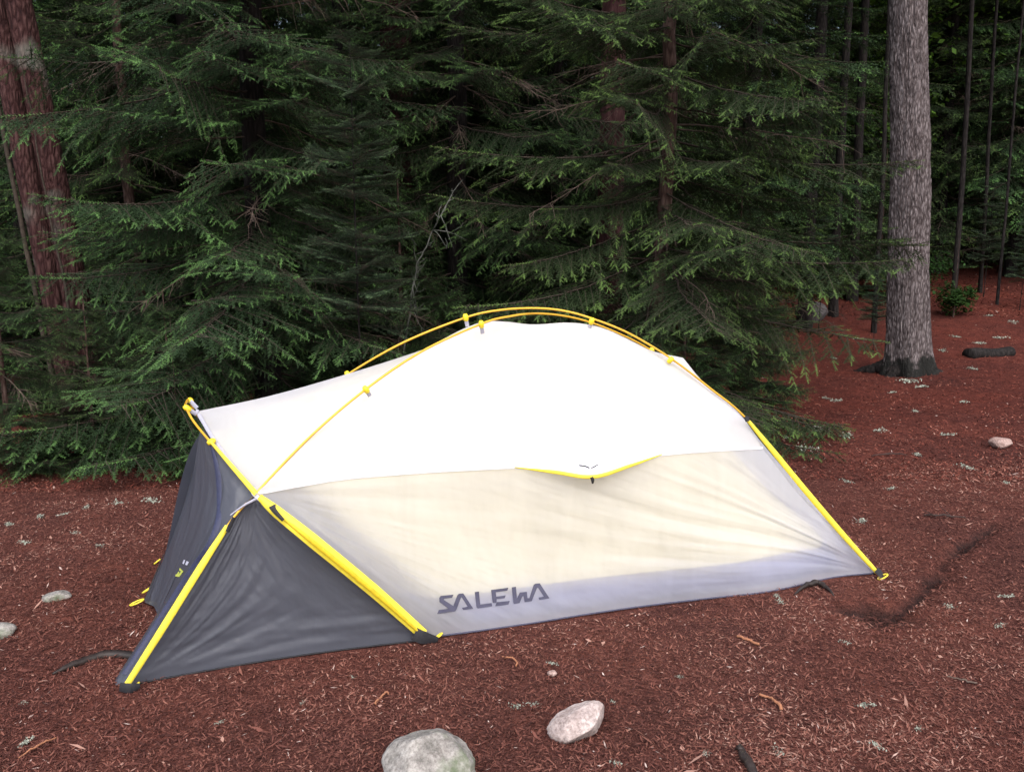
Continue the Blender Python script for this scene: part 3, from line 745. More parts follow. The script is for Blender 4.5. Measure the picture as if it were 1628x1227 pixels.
g = G(680, 1262); rock('rock', g, (.285, .26, .24), 14, M['rock_grey'], 'rounded grey mossy rock cut off by the bottom edge', .5, sink=.22, amp=.12)
g = G(90, 950); rock('rock', g, (.12, .10, .06), 4, M['rock_grey'], 'small grey stone half sunk left of the tent door', .2, 4, sink=.35)
g = G(-6, 1008); rock('rock', g, (.15, .12, .07), 5, M['rock_grey'], 'flat grey stone at the left edge of the clearing', .2, 4, sink=.35)
g = G(1590, 716); rock('rock', g, (.17, .14, .11), 19, M['rock_red'], 'reddish stone resting on the needles near the right edge', .1, 4, sink=.18)
g = G(1288, 543); rock('boulder', (g[0], g[1]), (.50, .4, .36), 12, M['rock_dark'], 'dark grey boulder in the shade left of the big grey trunk', .1, 4, sink=.22)
g = G(878, 1074); rock('rock', g, (.040, .035, .028), 12, M['rock_red'], 'tiny pinkish pebble in front of the tent wall', .1, 3)

def root_obj(pix, rad, label, mat='root', name='tree_root', dz=.0, cat='root', k=10, jit=.006, tw=0, z=None):
    r = np.random.default_rng(int(pix[0][0]))
    P_ = np.array([G(*p) for p in pix]); pts = spline(P_, 26)
    zz = gz(pts[:, 0], pts[:, 1]); q = np.linspace(0, 1, 26)
    arch = np.sin(q*PI)**.7
    pts[:, 2] = zz + (z if z is not None else 0) + dz*arch
    pts += np.cumsum(r.normal(0, jit*.3, pts.shape), 0)*arch[:, None]
    rd = np.interp(q, np.linspace(0, 1, len(rad)), rad)*(1+.18*fbm(q*9, q*0, int(pix[0][0])))
    o0 = pts[0].copy(); mb = MB(); mb.tube(pts-o0, rd, k)
    for i in range(tw):
        j = int(r.integers(4, 22)); d = r.normal(0, 1, 3); d[2] = abs(d[2])*.3; d /= np.linalg.norm(d); l = .05+.06*r.random()
        mb.tube(np.array([pts[j], pts[j]+d*l*.5, pts[j]+d*l])-o0, [.003, .002, .001], 5)
    o = mb.build(name, M[mat]); o.location = o0; tag(o, label, cat); return o
root_obj([(84, 1074), (112, 1062), (148, 1048), (182, 1042), (228, 1046)], [.004, .013, .017, .020, .018], 'dark exposed root running from the tent corner to the left', dz=.010, z=.008, jit=.005)
root_obj([(1262, 946), (1285, 936), (1305, 936), (1326, 949)], [.003, .012, .014, .003], 'dark arched root poking out beside the tent hem', dz=.022)
root_obj([(1168, 1196), (1178, 1204), (1186, 1222), (1200, 1240)], [.002, .010, .016, .016], 'mossy root end poking up at the bottom edge', dz=.02)
root_obj([(1172, 1013), (1188, 1020), (1207, 1026)], [.0055, .0045, .0055], 'short orange stick in front of the tent wall, beside the mud', 'stick', 'stick', .004, 'stick', z=.008)
root_obj([(1207, 1107), (1225, 1118), (1242, 1131)], [.0045, .004, .007], 'orange stick lying right of the pale pinkish rock', 'stick', 'stick', .004, 'stick', z=.008)
root_obj([(596, 1122), (608, 1114), (618, 1106)], [.004, .0035, .003], 'thin orange bark strip above the rounded mossy rock', 'stick', 'stick', .003, 'stick', z=.008)
root_obj([(1468, 823), (1500, 826), (1535, 828)], [.005, .006, .003], 'thin dark stick above the muddy furrow', 'dstick', 'stick', .006, 'stick', z=.010, tw=3)
root_obj([(1385, 733), (1412, 731), (1440, 732)], [.003, .006, .003], 'dark twig lying right of the low spruce boughs', 'dstick', 'stick', .006, 'stick', z=.010, tw=2)
root_obj([(30, 1210), (60, 1194), (92, 1176)], [.002, .003, .002], 'long thin pinkish twig at the bottom left', 'stick', 'stick', .003, 'stick', z=.008)
root_obj([(1505, 1078), (1530, 1083), (1552, 1088)], [.002, .003, .003], 'pale thin twig in the lower right foreground', 'dead', 'stick', .003, 'stick', z=.008)
root_obj([(798, 1046), (812, 1054), (820, 1062)], [.002, .003, .003], 'small curved twig in front of the printed tent wall', 'stick', 'stick', .003, 'stick', z=.008)
# half buried log at right
g0 = G(1538, 577); g1 = G(1604, 574)
mb = MB(); q = np.linspace(0, 1, 20)[:, None]; pts = g0+(g1-g0)*q; oo = pts[0].copy(); oo[2] = float(gz(g0[0], g0[1]))+.03
pts = pts-pts[0]+np.c_[q*0, q*0, .008*np.sin(q*8)]
mb.tube(pts, .095*(1+.15*fbm(q[:, 0]*5, q[:, 0], 4)), 14, flat=.8); lg = mb.build('log', M['bark_dark']); lg.location = oo
tag(lg, 'short dark half buried log right of the big grey trunk', 'log')

def lichen_tpl(seed):
    r = np.random.default_rng(seed); n = 70
    c = (r.normal(0, 1, (n, 3))+r.normal(0, .9, (6, 3))[r.integers(0, 6, n)]*1.3)*np.array([.012, .010, .003]); c[:, 2] = np.abs(c[:, 2])+.003
    d = r.normal(0, 1, (n, 3)); FR = frames(d, r.normal(0, 1, (n, 3))+np.array([0, 0, .6])); t = np.array([[-.5, 0, 0], [0, -.35, .1], [.55, 0, 0], [0, .3, .1]])
    v = np.einsum('nij,mj->nmi', FR*(.009*(.5+r.random(n)))[:, None, None], t)+c[:, None, :]
    return mesh_np('lichen_scrap', v.reshape(-1, 3), np.arange(4*n).reshape(n, 4), M['lichen'], link=False)
LT = [lichen_tpl(i) for i in range(4)]
spec = [(1300, 690, 2.2), (1345, 702, 2.2), (1280, 722, 2), (1366, 829, 1.7), (1442, 606, 2.6), (1468, 615, 2), (1400, 695, 1.8), (1375, 1125, 1.3), (1389, 1191, 1.0), (1508, 966, 1.0), (1600, 951, 1.4),
        (1590, 998, 1.1), (1243, 960, 1.0), (1235, 949, .8), (878, 1058, 1.0), (820, 1123, 1.0), (850, 1120, .8), (975, 1118, .7), (240, 793, 2.2), (190, 795, 1.6), (137, 802, 1.2), (15, 828, 1.5), (38, 863, 1.3),
        (60, 815, 1.3), (100, 812, 1.2), (40, 1184, 1.2), (38, 1118, .6), (1240, 1198, 1.0), (705, 1208, .9), (980, 1220, 1.0), (1342, 1022, .9), (1555, 565, 2.2), (1585, 560, 2.2), (1545, 590, 2), (1480, 590, 1.6), (1500, 572, 2.0),
        (1530, 640, 1.3), (1455, 660, 1.2), (1505, 698, 1.5), (1455, 730, 1.3), (1540, 748, 1.3), (1600, 770, 1.0), (1330, 640, 1.6), (1310, 635, 1.5), (1360, 560, 1.8), (1325, 575, 1.8), (1608, 545, 2.0), (1570, 540, 1.8),
        (1520, 560, 1.6), (1420, 625, 1.4), (1250, 700, 1.4), (1415, 780, 1.0), (1350, 770, 1.0), (1310, 815, .9), (160, 870, .9), (120, 850, .9), (350, 1150, .6), (480, 1118, .6), (560, 1075, .5), (1080, 1080, .6), (1120, 1200, .6), (1460, 1160, .7)]
rr = np.random.default_rng(17)
for i, (px, py, s) in enumerate(spec):
    g = G(px, py); src = LT[i % 4]; o = src.copy(); COL.objects.link(o)
    o.location = (g[0], g[1], float(gz(g[0], g[1]))+.002); o.rotation_euler = (rr.normal(0, .2), 0, rr.random()*6.28); s *= 1.05 if (px > 1200 and py < 800) else .75; o.scale = (s, s*(.6+.5*rr.random()), s)
    where = 'the right side of the clearing' if px > 1200 else ('the left side of the clearing' if px < 300 else 'the foreground in front of the tent')
    tag(o, 'pale lichen scrap on red needles, '+where, 'lichen', 'lichen scraps, '+where)

# ------------------------------------------------------------------ TENT
tent = empty('tent', (0.2, 3.7, 0)); TO = np.array([.2, 3.7, 0.0])
tag(tent, 'white and grey dome tent with yellow poles pitched on red needle litter', 'tent')
NL, NM, NR, FL = G(200, 1090), G(682, 1014), G(1396, 914), G(238, 946)
FR_, FM = np.array([1.38, 4.70, 0]), np.array([-.75, 4.30, 0])
def onplane(px, py, A, B):               # pixel ray against the vertical plane through A and B
    d = ray(px, py); n = np.array([-(B-A)[1], (B-A)[0], 0]); o = np.array([0, 0, CAMH])
    return o + d*((A-o) @ n/(d @ n))
pole1 = [NL] + [onplane(x, y, NL, FR_) for x, y in [(280, 958), (362, 835), (408, 783), (490, 697), (580, 620), (670, 559), (765, 515), (810, 503), (850, 498.5), (895, 502), (940, 513), (990, 533), (1035, 557), (1110, 608), (1160, 652)]]
pole1 += [pole1[-1]*.5+FR_*.5+np.array([.03, 0, .05]), FR_]
pole2 = [FL] + [onplane(x, y, FL, NR) for x, y in [(330, 822), (430, 700), (500, 636), (550, 597), (640, 545), (740, 505), (795, 493), (850, 490), (895, 494), (940, 506), (1000, 530), (1067, 570), (1130, 618), (1186, 665), (1260, 757), (1330, 843), (1396, 914)]]
BR_N = [NM, P(560, 916, 3.22), P(440, 813, 3.165), P(408, 785, 3.185), P(368, 741, 3.25), P(334, 702, 3.34), P(308, 670, 3.42), P(296, 648, 3.48)]
apN, apF = P(296, 648, 3.48), P(302, 637, 3.64)
BR = BR_N + [P(295.5, 641, 3.56), apF, np.array([-1.325, 3.71, .80]), np.array([-1.16, 4.00, .58]), np.array([-.88, 4.24, .26]), FM]
def tube_part(pts, rad, name, mat, parent, n=140, k=8, **kw):
    mb = MB(); mb.tube(spline(pts, n)-TO, rad, k, **kw); return mb.build(name, M[mat], parent)
def world_of(o): return TO
for p_ in (pole1, pole2, BR): tube_part(p_, .0049, 'pole', 'pole', tent)

# --- fly surfaces
def grid_obj(C, nr, nc, name, mat, parent, wr=None, off=0.0, seed=0):
    Gd = grid_spline(C, nr, nc); N_ = normals(Gd)
    if wr is not None:
        u, v = np.meshgrid(np.linspace(0, 1, nc), np.linspace(0, 1, nr)); w = wr(u, v, Gd)
        edge = np.minimum(1, np.minimum(np.minimum(u, 1-u), np.minimum(v, 1-v))*14)
        Gd = Gd + N_*(w*edge)[..., None]
    if off: Gd = Gd + N_*off
    o = mesh_np(name, (Gd-TO).reshape(-1, 3), grid_faces(nr, nc), M[mat], parent, smooth=True)
    return o, Gd
sx = [(410, 784, 3.19), (480, 771, 3.215), (560, 759, 3.29), (680, 749.5, 3.38), (780, 744, 3.44), (870, 740, 3.50), (970, 732, 3.575), (1090, 719, 3.70), (1212, 712, 3.885)]
ridge = [(313, 654, 3.53), (430, 629, 3.60), (560, 592, 3.72), (680, 553, 3.82), (765, 518, 3.86), (850, 519, 3.88), (940, 520, 3.90), (1035, 557, 4.0), (1086, 569, 4.0)]
row1 = [(336, 692, 3.39), (452, 693, 3.33), (574, 628, 3.49), (668, 569, 3.67), (766, 523, 3.81), (852, 525, 3.84), (943, 526, 3.85), (1057, 574, 3.89), (1122, 614, 3.92)]
row2 = [(370, 741, 3.265), (466, 734, 3.265), (567, 696, 3.39), (674, 660, 3.53), (773, 635, 3.63), (861, 633, 3.67), (956, 630, 3.71), (1073, 647, 3.80), (1180, 664, 3.90)]
roofC = np.array([[P(*p) for p in row] for row in (ridge, row1, row2, sx)])
# blunt the rear top knob
bx = [(682, 1014), (760, 1004), (850, 991), (930, 978), (1020, 965), (1120, 953), (1225, 941), (1325, 919), (1394, 912)]
bot = [G(x, y) for x, y in bx]
w1, w2 = [], []
left = [P(500, 861, 3.155), P(595, 938, 3.22)]; right = [P(1276, 792, 3.90), P(1338, 850, 3.925)]
for i in range(9):
    a = P(*sx[i]); b = bot[i]
    if i == 0: w1.append(left[0]); w2.append(left[1])
    elif i == 8: w1.append(right[0]); w2.append(right[1])
    else:
        inw = np.array([-.316, .949, 0])*.012
        w1.append(a*.66+b*.34+inw); w2.append(a*.33+b*.67+inw)
wallC = np.array([[P(*p) for p in sx], w1, w2, bot])
def wr_roof(u, v, G_): return .003*np.sin(u*60+v*9+3*fbm(u*4, v*3, 5))*fbm(u*6, v*2, 7) + .006*fbm(u*10, v*4, 3)
def wr_wall(u, v, G_):
    # folds fan out from the rear foot and from the brow end of the seam
    du, dv = (1-u)*3.0, (1-v); ang = np.arctan2(dv, du+.02); rd = np.sqrt(du**2+dv**2)
    a = .027*fbm(ang*9+.4*rd, rd*1.1, 2, 4)*np.exp(-rd*.7)*np.clip(rd*3, 0, 1)
    du2 = u*3.0; ang2 = np.arctan2(v+.02, du2+.02); rd2 = np.sqrt(du2**2+v**2)
    b = .012*fbm(ang2*10, rd2*1.3, 6, 4)*np.exp(-rd2*1.0)*np.clip(rd2*3, 0, 1)
    p = (u*2.8+v*.8)                      # slack diagonal creases under the vent
    c = .007*fbm(p*9, (v-u*.5)*2.2, 8, 4)*np.sin(v*PI)
    return a+b+c+.004*fbm(u*14, v*7, 4)+.006*np.clip((v-.8)*5, 0, 1)*fbm(u*34, v*5, 14)
flyr, roofG = grid_obj(roofC, 90, 240, 'roof_panel', 'fly_roof_lit', tent, wr_roof)
flyw, wallG = grid_obj(wallC, 90, 260, 'side_panel', 'fly', tent, wr_wall)
# far half
farB = [FM*(1-t)+FR_*t for t in np.linspace(0, 1, 9)]
f1 = []; f2 = []
for i in range(9):
    a = roofC[0][i]; b = farB[i]
    f1.append(a*.72+b*.28+np.array([-.02, .07, .03])); f2.append(a*.36+b*.64+np.array([-.02, .06, .05]))
farC = np.array([farB, f2, f1, list(roofC[0])])
grid_obj(farC, 50, 120, 'far_panel', 'fly_roof_lit', tent, wr_roof)
# rear end between the two rear feet
rearT = [roofC[r][8] for r in range(4)] + [right[0], right[1], NR]
rearF = [farC[3][8], farC[2][8]*.6+farC[3][8]*.4, farC[2][8], farC[1][8]*.5+farC[2][8]*.5, farC[1][8], farC[1][8]*.5+FR_*.5, FR_]
rearM = [(a+b)/2+np.array([.03*min(i, 4), .01, 0.0]) for i, (a, b) in enumerate(zip(rearT, rearF))]
rearM[0] = (rearT[0]+rearF[0])/2
grid_obj(np.array([rearT, rearM, rearF]), 24, 60, 'rear_panel', 'fly', tent)

# --- grey vestibule side panel (near) : fans out from the pole crossing
q4 = np.linspace(0, 1, 6)
lft = spline([G(203, 1090), P(280, 960, 3.01), P(364, 834, 3.14), P(404, 787, 3.18)], 7)[::-1]
rgt = spline([P(410, 787, 3.182), P(440, 815, 3.165), P(560, 918, 3.21), G(674, 1018)], 7)
vs = []
for i in range(7):
    a, b = lft[i], rgt[i]; t = np.linspace(0, 1, 7)[:, None]
    row = a*(1-t)+b*t + np.array([-.316, .949, 0])*.05*np.sin(t*PI)*math.sin(i/6*PI*.8)
    if i == 6: row[:, 2] = .0; 
    vs.append(row)
def wr_v(u, v, G_):
    # fans from the front foot (u=0, v=1)
    du, dv = u*1.6, (1-v); ang = np.arctan2(dv, du+.01); rd = np.sqrt(du**2+dv**2)
    a = .013*fbm(ang*14, rd*1.5, 2, 5)*np.exp(-rd*1.0)*np.clip(rd*3, 0, 1)
    b = .008*fbm((u*1.2-v*.7)*18, (u+v)*5, 12, 5)*np.clip(fbm(u*3+4, v*3, 21)+.25, 0, 1)*np.sin(v*PI)
    return a+b+.005*fbm(u*11, v*11, 15)+.010*np.clip((v-.7)*4, 0, 1)*fbm(v*26, u*3, 33, 3)
grid_obj(np.array(vs), 110, 130, 'vestibule_panel', 'grey_fly', tent, wr_v)
# far vestibule side
farL = [np.array([-1.12, 4.05, .70]), P(318, 690, 3.62), P(262, 880, 3.68), FL]
farR = [np.array([-1.05, 4.12, .66]), np.array([-.95, 4.22, .45]), np.array([-.85, 4.28, .22]), FM]
grid_obj(np.array([farL, [(a+b)/2 for a, b in zip(farL, farR)], farR]), 20, 40, 'vestibule_panel', 'grey_fly', tent)

# --- front: near door half (sleeve -> fold) and far door half
nd0 = [P(404, 786, 3.185), P(364, 832, 3.135), P(320, 900, 3.06), P(262, 990, 2.98), G(203, 1090)]
nd1 = [P(372, 748, 3.25), P(354, 800, 3.20), P(318, 882, 3.15), P(252, 990, 3.06), G(190, 1091)]
nd2 = [P(330, 698, 3.36), P(350, 780, 3.25), P(322, 868, 3.20), P(246, 985, 3.13), G(182, 1088)]
nd3 = [P(322, 688, 3.40), P(334, 775, 3.32), P(306, 875, 3.28), P(250, 978, 3.24), P(186, 1074, 3.00)]
nd4 = [P(319, 685, 3.44), P(318, 790, 3.40), P(283, 905, 3.38), P(252, 973, 3.38), P(196, 1062, 3.08)]
def wr_d(u, v, G_): return .006*fbm(u*5, v*5, 25)+.005*np.sin(v*22+u*4)*fbm(u*3, v*3, 28)
dn, doorG = grid_obj(np.array([nd0, nd1, nd2, nd3, nd4]), 70, 110, 'door_panel', 'door_fly', tent, wr_d)
fd0 = nd4[:4]+[P(256, 966, 3.42)]
fd1 = [P(318.5, 686, 3.50), P(300, 800, 3.52), P(266, 905, 3.52), P(246, 955, 3.52), P(244, 963, 3.52)]
fd2 = [P(318, 684, 3.56), P(304, 760, 3.64), P(270, 862, 3.68), P(243, 925, 3.66), P(230, 957, 3.62)]
df_, doorF = grid_obj(np.array([fd0, fd1, fd2]), 40, 90, 'door_panel', 'door_fly', tent, wr_d)

# --- webbing strips laid on the surfaces
def strip(pts, width, name, mat, parent, n=80, lift=.004, nrm=None, thick=.002):
    """flat band along pts, facing the camera side; nrm = outward direction"""
    p = spline(pts, n); T = np.gradient(p, axis=0); T /= np.linalg.norm(T, axis=1)[:, None]
    nr = np.tile(np.asarray(nrm, float), (n, 1)); S = np.cross(T, nr); S /= np.linalg.norm(S, axis=1)[:, None]; nn = np.cross(S, T)
    w = np.interp(np.linspace(0, 1, n), np.linspace(0, 1, len(width)), width) if hasattr(width, '__len__') else np.full(n, width)
    rows = []
    for a, hgt in ((-1, 0), (-.6, 1), (0, 1.25), (.6, 1), (1, 0)):
        rows.append(p+S*(w*a/2)[:, None]+nn*(lift+thick*hgt))
    Gd = np.stack(rows); 
    return mesh_np(name, (Gd-TO).reshape(-1, 3), grid_faces(5, n), M[mat], parent, smooth=True)
near_n = np.array([.30, -.93, .2])
slv_r = [P(1188, 668, 3.885), P(1230, 719, 3.885), P(1280, 780, 3.895), P(1338, 848, 3.915), P(1392, 908, 3.925)]
strip(slv_r, [.016, .026, .028, .027, .020], 'sleeve', 'yellow', tent, lift=.006, nrm=(.1, -1, .3), thick=.006)
slv_b = [P(413, 790, 3.165), P(440, 813, 3.150), P(500, 861, 3.145), P(595, 939, 3.205), P(672, 1007, 3.27)]
sb = strip(slv_b, [.022, .042, .050, .048, .042], 'sleeve', 'yellow', tent, lift=.008, nrm=near_n, thick=.006)
strip([P(450, 824, 3.14), P(500, 863, 3.13), P(595, 941, 3.19), P(668, 1006, 3.255)], [.008, .017, .017, .010], 'stitched_band', 'ochre', sb, lift=.010, nrm=near_n, thick=.003)
slv_l = [P(362, 836, 3.115), P(320, 901, 3.045), P(262, 994, 2.962), P(203, 1087, 2.895)]
strip(slv_l, [.018, .026, .026, .021], 'sleeve', 'yellow', tent, lift=.010, nrm=(.15, -1, .3), thick=.006)
strip([P(335, 702, 3.325), P(368, 740, 3.235), P(408, 786, 3.165)], [.010, .016, .020], 'edge_binding', 'yellow', tent, lift=.004, nrm=near_n, thick=.004)
# white edge of the roof along the brow pole
strip([P(316, 659, 3.50), P(341, 700, 3.36), P(376, 747, 3.25), P(404, 781, 3.185)], .014, 'edge_binding', 'tab', tent, lift=.003, nrm=near_n, thick=.002)
# dark ends and straps
strip([P(658, 1006, 3.245), P(672, 1012, 3.25), P(694, 1015, 3.28)], [.05, .05, .02], 'foot_strap', 'black', tent, 12, .012, near_n)
strip([P(194, 1090, 2.885), P(206, 1092, 2.88), P(220, 1089, 2.90)], [.03, .035, .02], 'foot_strap', 'black', tent, 12, .012, near_n)
strip([P(1391, 905, 3.915), P(1397, 912, 3.91), P(1400, 922, 3.90)], [.03, .03, .012], 'foot_strap', 'black', tent, 12, .012, near_n)
strip([P(1184, 662, 3.87), P(1187, 670, 3.865)], [.024, .020], 'pole_strap', 'black', tent, 8, .014, (.1, -1, .3))
strip([P(433, 805, 3.14), P(437, 812, 3.135), P(451, 827, 3.13)], [.028, .018, .012], 'pole_strap', 'black', tent, 12, .022, near_n)
strip([P(373, 820, 3.11), P(367, 832, 3.105), P(362, 843, 3.10)], [.012, .016, .014], 'pole_strap', 'black', tent, 12, .018, near_n)
# white cross tape where the poles cross
strip([P(399, 772, 3.19), P(404, 784, 3.18), P(416, 796, 3.165)], [.01, .018, .014], 'cross_tape', 'hood', tent, 12, .004, near_n)
strip([P(367, 818, 3.16), P(388, 803, 3.16), P(408, 792, 3.165)], [.005, .008, .010], 'cross_tape', 'tab', tent, 12, .004, near_n)
# seam between roof and wall
strip([P(*p)+np.array([0, -.004, 0]) for p in sx], .011, 'seam', 'tab', tent, 160, .001, near_n, .0015).data.materials[0] = M['hood']
# hem piping
tube_part([b+np.array([.0, -.004, .006]) for b in bot], .0035, 'hem_cord', 'ink', tent, 120, 6)
tube_part([b+np.array([.0, -.006, .005]) for b in vs[6]], .0035, 'hem_cord', 'black', tent, 80, 6)
# door zip (after the drape helpers)
# ground loops
def loop(c, r, parent, name='peg_loop'):
    q = np.linspace(0, 2*PI, 20); pts = np.c_[c[0]+r*1.5*np.cos(q), c[1]+r*np.sin(q), np.full(20, .014)+.012*np.cos(q)]
    mb = MB(); mb.tube(pts-TO, .0038, 6, cap=False); mb.build(name, M['yellow'], parent)
for g, rr_ in ((G(697, 1016), .010), (G(1403, 921), .014), (G(215, 1096), .010), (G(218, 962), .020), (G(233, 943), .012), (G(250, 897), .010)): loop(g, rr_, tent)
strip([P(262, 880, 3.66), P(245, 922, 3.62), P(232, 955, 3.58)], [.004, .008, .014], 'guy_strap', 'black', tent, 20, .006, (-.3, -1, .1))

# --- clips with webbing tabs
def clip(px, py, Y, tx, ty, TY, tab='tab'):
    c = P(px, py, Y); e = P(tx, ty, TY)
    root = MB(); d = e-c; L_ = np.linalg.norm(d); d /= L_
    root.tube(np.array([c+d*-.011, c+d*.0, c+d*.016, c+d*.022])-TO, [.008, .0125, .0115, .006], 8)
    o = root.build('clip', M['clip'], tent)
    if L_ > .03: strip([c+d*.016, (c+e)/2, e], .017, 'webbing_tab', tab, o, 10, .003, (.2, -1, .15))
onp = lambda x, y, pl: onplane(x, y, *pl)
for (x, y, pl, tx, ty) in [(581, 618, (NL, FR_), 588, 629), (765, 514, (NL, FR_), 767, 530), (740, 503, (FL, NR), 743, 519), (941, 509, (FL, NR), 937, 521), (1067, 571, (FL, NR), 1060, 579),
                           (552, 594, (FL, NR), 554, 599), (1036, 556, (NL, FR_), 1038, 560)]:
    c = onp(x, y, pl); clip(x, y, c[1]-.005, tx, ty, c[1]+.012 if pl[0] is NL else c[1])
clip(296, 648, 3.475, 312, 658, 3.50); clip(302, 636, 3.64, 315, 650, 3.54); clip(334, 703, 3.33, 340, 700, 3.34)
strip([P(312, 659, 3.50), P(314, 652, 3.53)], .012, 'ridge_tape', 'tab', tent, 6, .002, near_n)

# --- inner tent seen through the fly
inn = empty('inner_tent'); inn.parent = tent
INW = np.array([-.316, .949, 0])
nW = 70; uu = np.linspace(.018, .972, nW)
cw = np.round(uu*(wallG.shape[1]-1)).astype(int); cr = np.round(uu*(roofG.shape[1]-1)).astype(int)
en = (np.clip(uu/.15, 0, 1)*np.clip((1-uu)/.09, 0, 1))[:, None]; en = en*en*(3-2*en)
floorh = .135
top = wallG[0][cw]+INW*.04+np.array([0, 0, -.02])+INW*.12*(1-en)
basep = wallG[-1][cw]+INW*.05+INW*.24*(1-en)
kc = np.polyval(np.polyfit(uu, [float(np.argmax(wallG[:, c, 2] < floorh)) for c in cw], 5), uu); wallS = grid_spline(wallC, *wallG.shape[:2])   # row where the cloth comes down to the floor tub
body = []
for t in np.linspace(0, 1, 16):
    k0 = np.floor(t*kc).astype(int); fr = (t*kc-k0)[:, None]; p = wallS[k0, cw]*(1-fr)+wallS[k0+1, cw]*fr+INW*(.045)+INW*.14*(1-en); p[:, 2] -= .02*(1-t); body.append(p)
rf = []
for r_ in np.linspace(8, roofG.shape[0]-1, 14):
    rf.append(roofG[int(r_)][cr]+INW*(.04+.10*(1-en))+np.array([0, 0, -.045])-np.array([0, 0, .05])*(1-en))
bodyG = np.concatenate([np.array(rf)[:-1], np.array(body)])
mesh_np('body', (bodyG-TO).reshape(-1, 3), grid_faces(*bodyG.shape[:2]), M['inner'], inn, smooth=True)
t0 = bodyG[-1]-INW*.004; t1 = bodyG[-1]*.5+basep*.5; t1[:, 2] = .07; t2 = basep.copy(); t2[:, 2] = .012; t3 = basep+INW*.7; t3[:, 2] = .012
tubG = np.array([t0, t1, t2, t3])
mesh_np('floor_tub', (tubG-TO).reshape(-1, 3), grid_faces(*tubG.shape[:2]), M['tub'], inn, smooth=True)

# --- projected prints and the vent
def bvh_of(grids):
    V = []; F = []; n = 0
    for g_ in grids:
        V += g_.reshape(-1, 3).tolist(); F += (grid_faces(*g_.shape[:2])+n).tolist(); n += g_.shape[0]*g_.shape[1]
    return BVHTree.FromPolygons(V, F)
BW = bvh_of([roofG, wallG]); BD = bvh_of([doorG, doorF])
def surf(px, py, bvh=BW, lift=.003):
    d = ray(px, py); d = Vector(d/np.linalg.norm(d)); h = bvh.ray_cast(Vector((0, 0, CAMH)), d)
    if h[0] is None: return None
    return np.array(h[0] - d*lift)
def inpoly(x, y, P_):
    c = False; j = len(P_)-1
    for i in range(len(P_)):
        if (P_[i][1] > y) != (P_[j][1] > y) and x < (P_[j][0]-P_[i][0])*(y-P_[i][1])/(P_[j][1]-P_[i][1])+P_[i][0]: c = not c
        j = i
    return c
def printed(polys, name, mat, parent, bvh=BW, lift=.003):
    """flat print following the cloth: each polygon triangulated and draped"""
    from mathutils.geometry import delaunay_2d_cdt
    mb = MB()
    for pl in polys:
        m = len(pl); pts = [Vector(p) for p in pl]; ed = []
        dens = []
        for i in range(m):
            a, b = pts[i], pts[(i+1) % m]; k = max(1, int((b-a).length/4))
            for j in range(k): dens.append(a+(b-a)*j/k)
        pv, pe, pf, *_ = delaunay_2d_cdt(dens, [(i, (i+1) % len(dens)) for i in range(len(dens))], [], 1, 1e-5)
        W = [surf(v.x, v.y, bvh, lift) for v in pv]
        if any(w is None for w in W): continue
        mb.add(np.array(W)-TO, [list(f)[::-1] for f in pf])
    return mb.build(name, M[mat], parent, smooth=False)
def Z(pts): return [(680+x/7.4, 900+y/7.4) for x, y in pts]
letters = {
 'S': [(150, 345), (305, 332), (285, 368), (192, 378), (182, 390), (330, 480), (350, 425), (395, 430), (340, 528), (112, 558), (128, 512), (250, 498), (262, 488), (140, 415), (137, 378)],
}
S_ = [(150, 347), (304, 331), (286, 369), (196, 379), (188, 392), (298, 462), (300, 474), (322, 527), (112, 558), (130, 512), (245, 497), (138, 418), (137, 372)]
A1 = [(298, 474), (348, 340), (365, 322), (418, 316), (536, 496), (418, 511), (402, 486), (470, 472), (398, 362), (390, 372), (338, 505), (322, 527), (300, 500)]
L_ = [(553, 302), (602, 294), (618, 446), (752, 430), (758, 468), (590, 493), (574, 480)]
E1 = [(745, 276), (950, 250), (936, 284), (800, 304), (806, 354), (918, 340), (905, 374), (812, 384), (808, 428), (765, 428)]
E2 = [(812, 420), (966, 404), (952, 446), (795, 467)]
W_ = [(988, 246), (1038, 238), (1050, 378), (1084, 306), (1166, 298), (1174, 372), (1196, 372), (1248, 214), (1268, 202), (1318, 198), (1432, 374), (1314, 394), (1304, 366), (1366, 352), (1298, 252), (1286, 252), (1224, 408), (1140, 420), (1128, 350), (1114, 352), (1080, 430), (1018, 440), (1008, 424)]
printed([Z(S_), Z(A1), Z(L_), Z(E1), Z(E2), Z(W_)], 'printed_name', 'ink', flyw, lift=.004)
zp = [surf(x, y, BD, .006) for x, y in [(336, 706), (346, 745), (350, 790), (347, 830), (332, 868), (308, 902), (270, 960), (232, 1020), (198, 1072)]]
zp = [p for p in zp if p is not None]
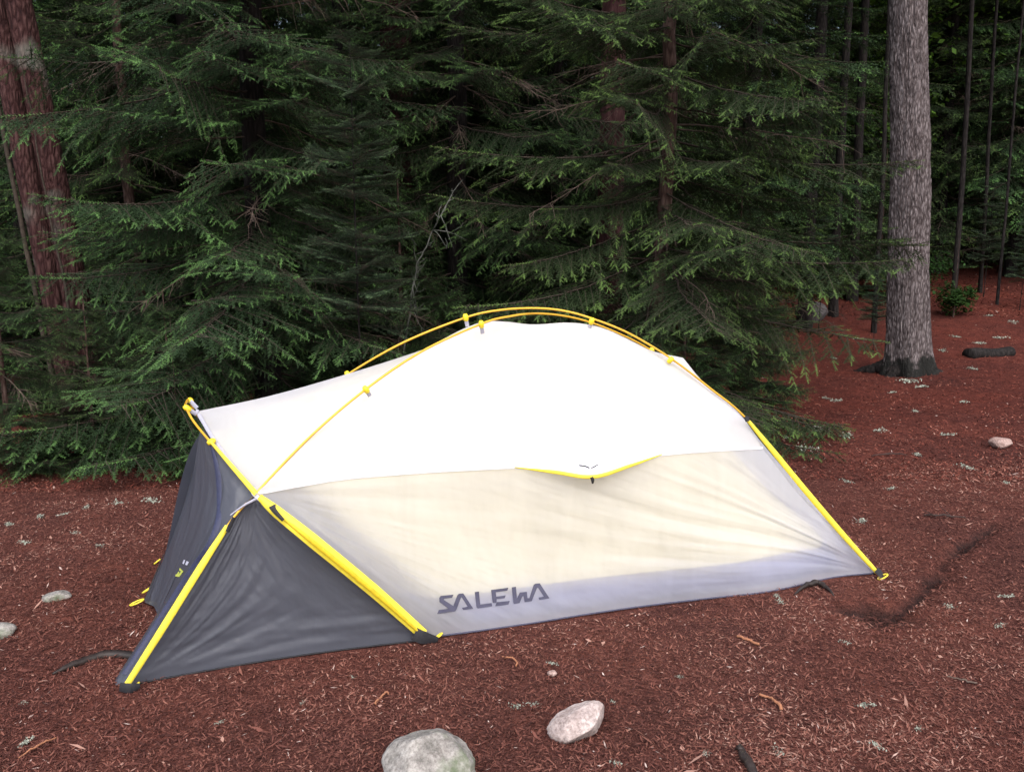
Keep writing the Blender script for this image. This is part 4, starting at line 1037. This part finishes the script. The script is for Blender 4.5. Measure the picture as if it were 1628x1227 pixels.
strip(zp, [.012, .022, .026, .026, .022, .022, .024, .022, .02], 'zip', 'zip', dn, 90, .003, (-.2, -1, .1))
# little marks on the door
def Zd(pts): return [(180+x/5.335, 880+y/5.335) for x, y in pts]
printed([Zd([(565, 118), (595, 148), (560, 196), (525, 190), (532, 172), (552, 176), (574, 150), (558, 138)]), Zd([(552, 150), (562, 156), (548, 184), (538, 178)]), Zd([(515, 208), (536, 224), (522, 240), (512, 232)])], 'printed_mark', 'yink', dn, BD, .012)
printed([Zd([(598, 50), (612, 52), (600, 88), (586, 82)]), Zd([(622, 60), (642, 70), (626, 98), (610, 92)]), Zd([(492, 258), (500, 262), (478, 300), (472, 296)])], 'printed_mark', 'wink', dn, BD, .012)

# vent hood over the seam
vt = empty('vent_hood'); vt.parent = tent
tp = [(818, 742), (880, 738.5), (940, 734.5), (1000, 728.5), (1052, 721)]; bt = [(818, 742.5), (880, 748.5), (938, 754), (1000, 738), (1052, 722)]
TPp = [surf(x, y, lift=.004) for x, y in tp]; out = [0, .018, .036, .018, 0]
BTp = [surf(x, y, lift=.006)+np.array([.3, -.93, 0])*o_ for (x, y), o_ in zip(bt, out)]
MDp = [(a+b)/2+np.array([.3, -.93, .35])*o_*.4 for a, b, o_ in zip(TPp, BTp, out)]
Gd = grid_spline(np.array([TPp, MDp, BTp]), 14, 60)
mesh_np('hood', (Gd-TO).reshape(-1, 3), grid_faces(14, 60), M['hood'], vt, smooth=True)
strip(BTp, [.004, .016, .017, .014, .004], 'piping', 'yellow', vt, 60, .002, near_n, .003)
BH = bvh_of([Gd])
printed([[(920, 738.5), (930, 739.5), (937, 742.5), (937.5, 744.8), (930, 741.5), (921, 740.5)], [(939.5, 743.5), (945, 740.5), (951.5, 737), (952, 738.2), (946, 742), (940, 745)]], 'printed_mark', 'black', vt, BH, .003)
strip([P(940, 758, BTp[2][1]-.02), P(942, 763, BTp[2][1]-.02), P(942, 768, BTp[2][1]-.018)], [.014, .016, .008], 'toggle', 'black', vt, 8, .002, near_n)
